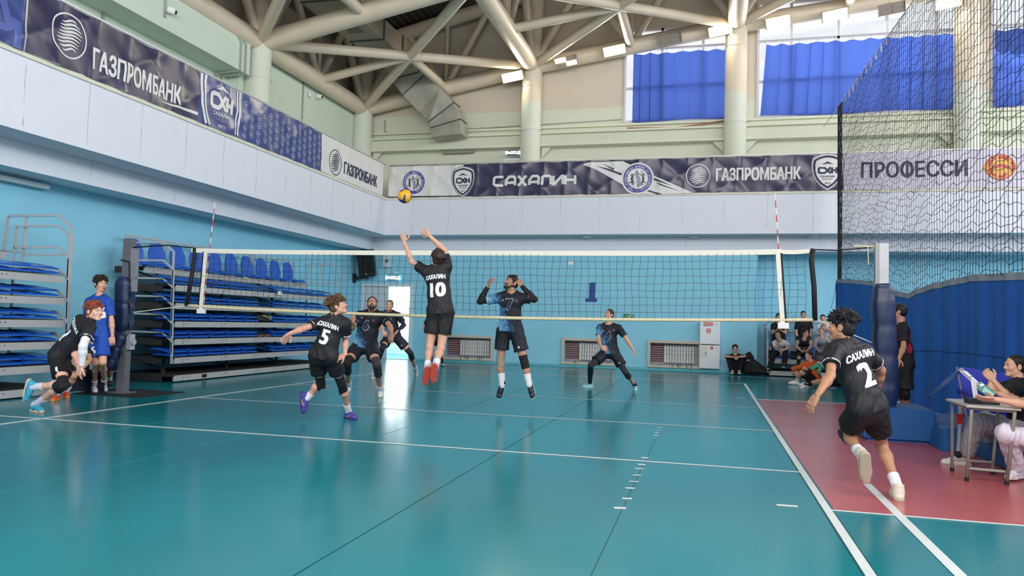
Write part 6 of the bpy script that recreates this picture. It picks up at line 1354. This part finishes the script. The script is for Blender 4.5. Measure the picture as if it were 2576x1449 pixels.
J = sitJ(2021, 884, 1, 2, ((2032, 893), (2011, 892)), ((2028, 922), (2008, 922)), ((2040, 872), (2004, 872), (2028, 884), (2018, 884), (2024, 888), (2022, 888)), (2026, 838)); spectator('girl in a sleeveless navy jersey looking to the right, lower bleacher row', J, 13.0, shirt=dict(m=mat('navy_jersey', '#171c35', .7), sleeve=0, prints=[('jersey_emblem', lambda a: a.poly([(-.04, .03), (.04, .03), (.03, -.04), (-.03, -.04)]), .08, 0, .42, True, mat('gold_print', '#b99a55', .5), 0, 1, 0), ('chest_band', lambda a: a.stroke([(-.14, 0), (.14, 0)], .012), .02, 0, .55, True, mat('grey_print', '#8d94ad', .5), 0, 1, 0)]), face=(.75, -.65, 0), hair=('1c1716', dict(extra=[((0, -.12, -.03), (.04, .04, .09))])), shorts=dict(m=K_short, len=.8), leggingL=mat('dark_legging', '#171820', .8), leggingR=mat('dark_legging', '#171820'))
J = sitJ(2070, 884, 1.02, -3, ((2082, 896), (2056, 896)), ((2082, 926), (2058, 926)), ((2090, 872), (2050, 872), (2076, 884), (2062, 884), (2070, 888), (2066, 888)), (2065, 834)); spectator('person in a grey hoodie with dark letters, lower bleacher row', J, 13.0, shirt=dict(m=mat('grey_hoodie', '#8f8e96', .85), sleeve=1.9, e=.022, prints=[('letters', 'LП Л', .085, .0, .58, True, M_blk, .02, 1.2, 0)]), face=(-.25, -.95, .05), hair=('6a5648', dict(vol=.97)), shorts=dict(m=mat('camo_cloth', '#4a4648', .8, var=.4, vscale=14), len=1.9))
spectator('young man in an orange hoodie sitting on the floor hugging his knees', dict(P=(2052,952), N=(2040,912), H=(2035,895), SL=(2054,918,1), SR=(2022,920,-1), EL=(2030,935,-1), ER=(1996,928,-1), WL=(2006,932), WR=(2000,934), FL=(1999,938), FR=(2004,941), HL=(2056,950,1), HR=(2048,955,-1), KL=(2024,928,-1), KR=(2016,937,-1), AL=(2008,958,'g'), AR=(2004,958,'g',.02), TL=(1984,960,'g'), TR=(1990,964,'g')), 9.3, sc=.98, h=.013, shirt=dict(m=mat('orange_hoodie', '#b9541f', .85), sleeve=1.85, e=.022), shorts=dict(m=K_short, len=.85), sock=K_sock, shoe=(mat('shoe_white', '#d9d9dc'), mat('sole_white', '#cfcac2')), face=(-.85, -.5, -.05), hair=('2a1f1b', dict(vol=.99)))
spectator('person seated low behind the running player, legs stretched out in white trainers', dict(P=(2112,958), N=(2118,912), H=(2118,892), SL=(2130,920), SR=(2104,920), EL=(2134,944), ER=(2096,944), WL=(2120,958), WR=(2098,960), FL=(2114,962), FR=(2094,962), HL=(2114,954), HR=(2110,962), KL=(2070,958,-1), KR=(2066,962,-1), AL=(2030,962,'g'), AR=(2026,968,'g'), TL=(2006,966,'g'), TR=(2012,974,'g')), 8.9, sc=.98, h=.013, shirt=dict(m=mat('dark_sweat', '#1c1a24'), sleeve=1.9), shorts=dict(m=K_short, len=.5), sock=mat('black_sock', '#18181c'), shoe=(mat('shoe_white', '#d9d9dc'), mat('sole_white', '#cfcac2')), face=(-.8, -.5, 0))
spectator('person on a low chair with crossed legs and green-soled shoes behind the running player', dict(P=(2110,925), N=(2116,880), H=(2116,860), SL=(2130,890), SR=(2104,890), EL=(2134,912), ER=(2098,910), WL=(2110,922), WR=(2096,922), FL=(2102,926), FR=(2092,926), HL=(2112,926), HR=(2106,926), KL=(2078,902,-1), KR=(2068,905,-1), AL=(2066,920,-1), AR=(2056,918,-1), TL=(2062,931), TR=(2044,925)), 9.6, sc=.96, h=.013, shirt=dict(m=mat('camo_cloth', '#4a4648'), sleeve=1.9), shorts=dict(m=mat('camo_cloth', '#4a4648'), len=1.6), sock=K_sock, shoe=(mat('shoe_dark', '#3a3a40', .6), mat('sole_green', '#4fa487', .5)), face=(-.8, -.5, 0))
c = atZ(2150, 965)
ch_ = thing('folding_chair', 'blue folding chair with pale legs behind the running player', 'chair', (6.95, 9.5, 0))
obj('seat', MB().grid(lambda u, v: (6.62+.62*u, 9.2+.6*v, .40-.03*math.sin(math.pi*u)), 10, 6), mat('navy_camp_cloth', '#26357e', .7), ch_, smooth=True)
for a, b in (((6.6, 9.2, .42), (7.2, 9.2, .01)), ((7.2, 9.2, .42), (6.6, 9.2, .01)), ((6.6, 9.8, .42), (7.2, 9.8, .01)), ((7.2, 9.8, .42), (6.6, 9.8, .01))): obj('leg', MB().cyl(a, b, .012, n=8), M_silver, ch_)
p = atZ(1893, 942)
bt_ = thing('backpack', 'big black backpack leaning on the wall beside the seated boy in black', 'bag', (4.95, 12.8, 0))
S = SDF(.014, .05); S.cone((4.78, 12.9, .17), (4.80, 13.0, .50), .165, .13, (0, 1, 0), .8).cone((4.95, 12.85, .15), (5.22, 12.85, .13), .16, .125).cone((4.85, 12.9, .4), (5.15, 12.86, .2), .12, .09).cone((4.74, 12.98, .56), (4.80, 13.0, .62), .07, .05); S.noise = (.012, 12, 4); S.cut((0, 0, .005), (0, 0, -1)); gobj('body', Geo().add(S.mesh(), 0), [M_bag], bt_)
obj('strap', MB().tube([(4.72, 12.8, .55), (4.68, 12.72, .4), (4.72, 12.7, .2), (4.66, 12.74, .02)], .018, 6).tube([(4.78, 12.95, .64), (4.82, 12.93, .70), (4.86, 12.95, .62)], .012, 6), M_black, bt_, smooth=True); obj('pull_tab', MB().box((4.73, 12.78, .42), (4.80, 12.795, .45)), M_silver, bt_)

# ================================================================== SCORER DESK
dk = thing('desk', 'small grey-legged school desk by the blue divider curtain', 'desk', (6.15, -2.6, 0)); M_leg = mat('taupe_tube', '#8b8680', .45, .4)
C4 = [(5.93, -2.27), (5.92, -2.95), (6.33, -3.06), (6.50, -2.15)]; F4 = [(5.97, -2.34), (5.95, -2.85), (6.26, -2.91), (6.32, -2.36)]
tb = MB(); tb.prism(C4, lambda x, y, w: (x, y, .715-w), .022); obj('top', tb, mat('desk_top_grey', '#b9b4ae', .45, .4), dk, bevel=.004)
cx, cy = 6.17, -2.6
for (tx, ty), (fx, fy_) in zip(C4, F4):
    a = Vector((tx+(cx-tx)*.22, ty+(cy-ty)*.12, .69)); b = Vector((fx, fy_, .03)); lg = obj('leg', MB().tube([a, a.lerp(b, .08)+Vector((0, 0, -.01)), b], .016, 10), M_leg, dk, smooth=True)
    obj('foot_cap', MB().cyl((fx, fy_, 0), (fx, fy_, .04), .02, .018), M_rubber, lg)
fr = MB()
for i in range(4):
    a, b = C4[i], C4[(i+1) % 4]; q = lambda t: Vector((t[0]+(cx-t[0])*.2, t[1]+(cy-t[1])*.12, .68)); fr.cyl(q(a), q(b), .012, n=8)
obj('frame', fr, M_leg, dk); obj('foot_bar', MB().cyl((5.955, -2.84, .12), (6.26, -2.90, .12), .013), M_leg, dk)
obj('foot_bar', MB().cyl((5.975, -2.35, .12), (6.31, -2.37, .12), .012), M_leg, dk)
# flip scoreboard
sbd = thing('flip_scoreboard', 'folding tabletop scoreboard with white and clear blue cards on the desk', 'scoreboard', (6.02, -2.45, .715))
a, b, c = (Vector(v) for v in ((5.78, -2.28, .735), (6.03, -2.42, 1.01), (6.22, -2.56, .79)))
def sheet(p, q, w, off=0): 
    n = Vector((.62, .78, 0)).normalized()*w/2; o = Vector((0, 0, off)); return MB().prism([(0, 0), (1, 0), (1, 1), (0, 1)], lambda x, y, k: p.lerp(q, x)+n*(2*y-1)+o+Vector((.003*k, 0, .003*k)), 1)
obj('clear_blue_card', sheet(a, b, .13), mat('clear_blue_plastic', '#5a8fd0', .2, .6), sbd); obj('white_card', sheet(a.lerp(b, .45), b, .12, .012), K_white, sbd); obj('back_card', sheet(b, c, .11), mat('grey_plastic_card', '#a9adb8', .35), sbd)
for t_ in (.25, .5, .75): obj('number_flap', sheet(b.lerp(c, t_-.12), b.lerp(c, t_+.1), .07, .02), K_white, sbd)
obj('ring', MB().tube([b+Vector((.02*math.cos(k*.6), 0, .02*math.sin(k*.6))) for k in range(10)], .004, 5), M_silver, sbd); obj('white_stand', sheet(Vector((6.1, -2.62, .73)), Vector((6.07, -2.63, .93)), .10), K_white, sbd)
tag(obj('tablet_case', MB().box((5.98, -2.82, .716), (6.24, -2.66, .735)).box((5.98, -2.78, .735), (6.1, -2.66, .765)), mat('dark_case', '#181c24', .5), bevel=.004), 'dark flat case lying on the desk under the scoreboard', 'case')
pc = Vector(np.array(ph[1]['FL'])); pc = atY(2480, 982, pc.y-.02)
ax = (Vector(CR)*.80-Vector(CU)*.58).normalized(); n = (-Vector(CF)*.9+Vector(CU)*.3).normalized(); n = (n-ax*n.dot(ax)).normalized(); u = n.cross(ax)
pt = thing('phone', 'phone in a green case held over the desk by the person at the right edge', 'phone', pc); obj('case', MB().obox(pc, (ax, u, n), (.085, .042, .005)), mat('phone_green', '#5e7f78', .4), pt, bevel=.004)
obj('teal_back', MB().obox(pc+ax*.025+n*.006-u*.008, (ax, u, n), (.055, .026, .001)), mat('phone_teal', '#7fc7b5', .4), pt); obj('camera_bump', MB().obox(pc-ax*.06+n*.008+u*.015, (ax, u, n), (.018, .02, .003)), K_white, pt, bevel=.003)
for d in (-.009, .009): obj('lens', MB().cyl(pc-ax*(.06+d)+n*.010+u*(.015+d), pc-ax*(.06+d)+n*.013+u*(.015+d), .006, n=10), M_blk, pt)
# blue camping chair and a monopod behind the desk
bc = thing('camping_chair', 'blue cloth camping chair behind the desk, backrest towards the curtain', 'chair', (6.65, -1.35, 0)); M_cc = mat('ultramarine_cloth', '#1d2c9a', .7, bump=.08, bscale=9)
def cb(u, v): return (6.28+.75*u, -1.35-.05*math.sin(math.pi*u)-.12*v, 1.0-.03*math.sin(math.pi*u)-.5*v+.012*math.sin(9*u))
obj('back_cloth', MB().grid(cb, 16, 8), M_cc, bc, smooth=True); obj('seat_cloth', MB().grid(lambda u, v: (6.30+.70*u, -1.45-.45*v, .50-.04*math.sin(math.pi*u)-.04*math.sin(math.pi*v)), 12, 8), M_cc, bc, smooth=True)
obj('arm_strap', MB().bar((6.3, -1.4, .76), (6.32, -1.95, .72), .06, .02).bar((7.0, -1.4, .76), (7.0, -1.95, .72), .06, .02), M_cc, bc)
for a, b in (((6.29, -1.36, 1.0), (6.32, -1.9, .02)), ((7.03, -1.36, 1.0), (7.0, -1.9, .02)), ((6.3, -1.95, .72), (6.33, -1.4, .02)), ((7.0, -1.95, .72), (6.98, -1.4, .02))): obj('leg', MB().cyl(a, b, .012, n=8), M_dsteel, bc)
mp = thing('monopod', 'folded tripod with red clip standing behind the desk', 'tripod', (6.1, -2.05, .1)); obj('tube', MB().cyl((6.11, -2.05, .17), (6.12, -2.07, .48), .018).cyl((6.12, -2.07, .48), (6.13, -2.08, .70), .026), M_silver, mp); obj('clip', MB().obox((6.115, -2.08, .5), ((1, 0, 0), (0, 1, 0), (0, 0, 1)), (.028, .03, .05)), mat('clip_red', '#b32632', .5), mp, bevel=.006); obj('foot', MB().ball((6.11, -2.05, .13), .035, 12, 8), M_rubber, mp)
tag(obj('low_mat', mound(6.55, 7.45, -2.4, -1.0, .20, .26), M_mat, smooth=True), 'blue foam mat on the floor under the camping chair', 'mat')
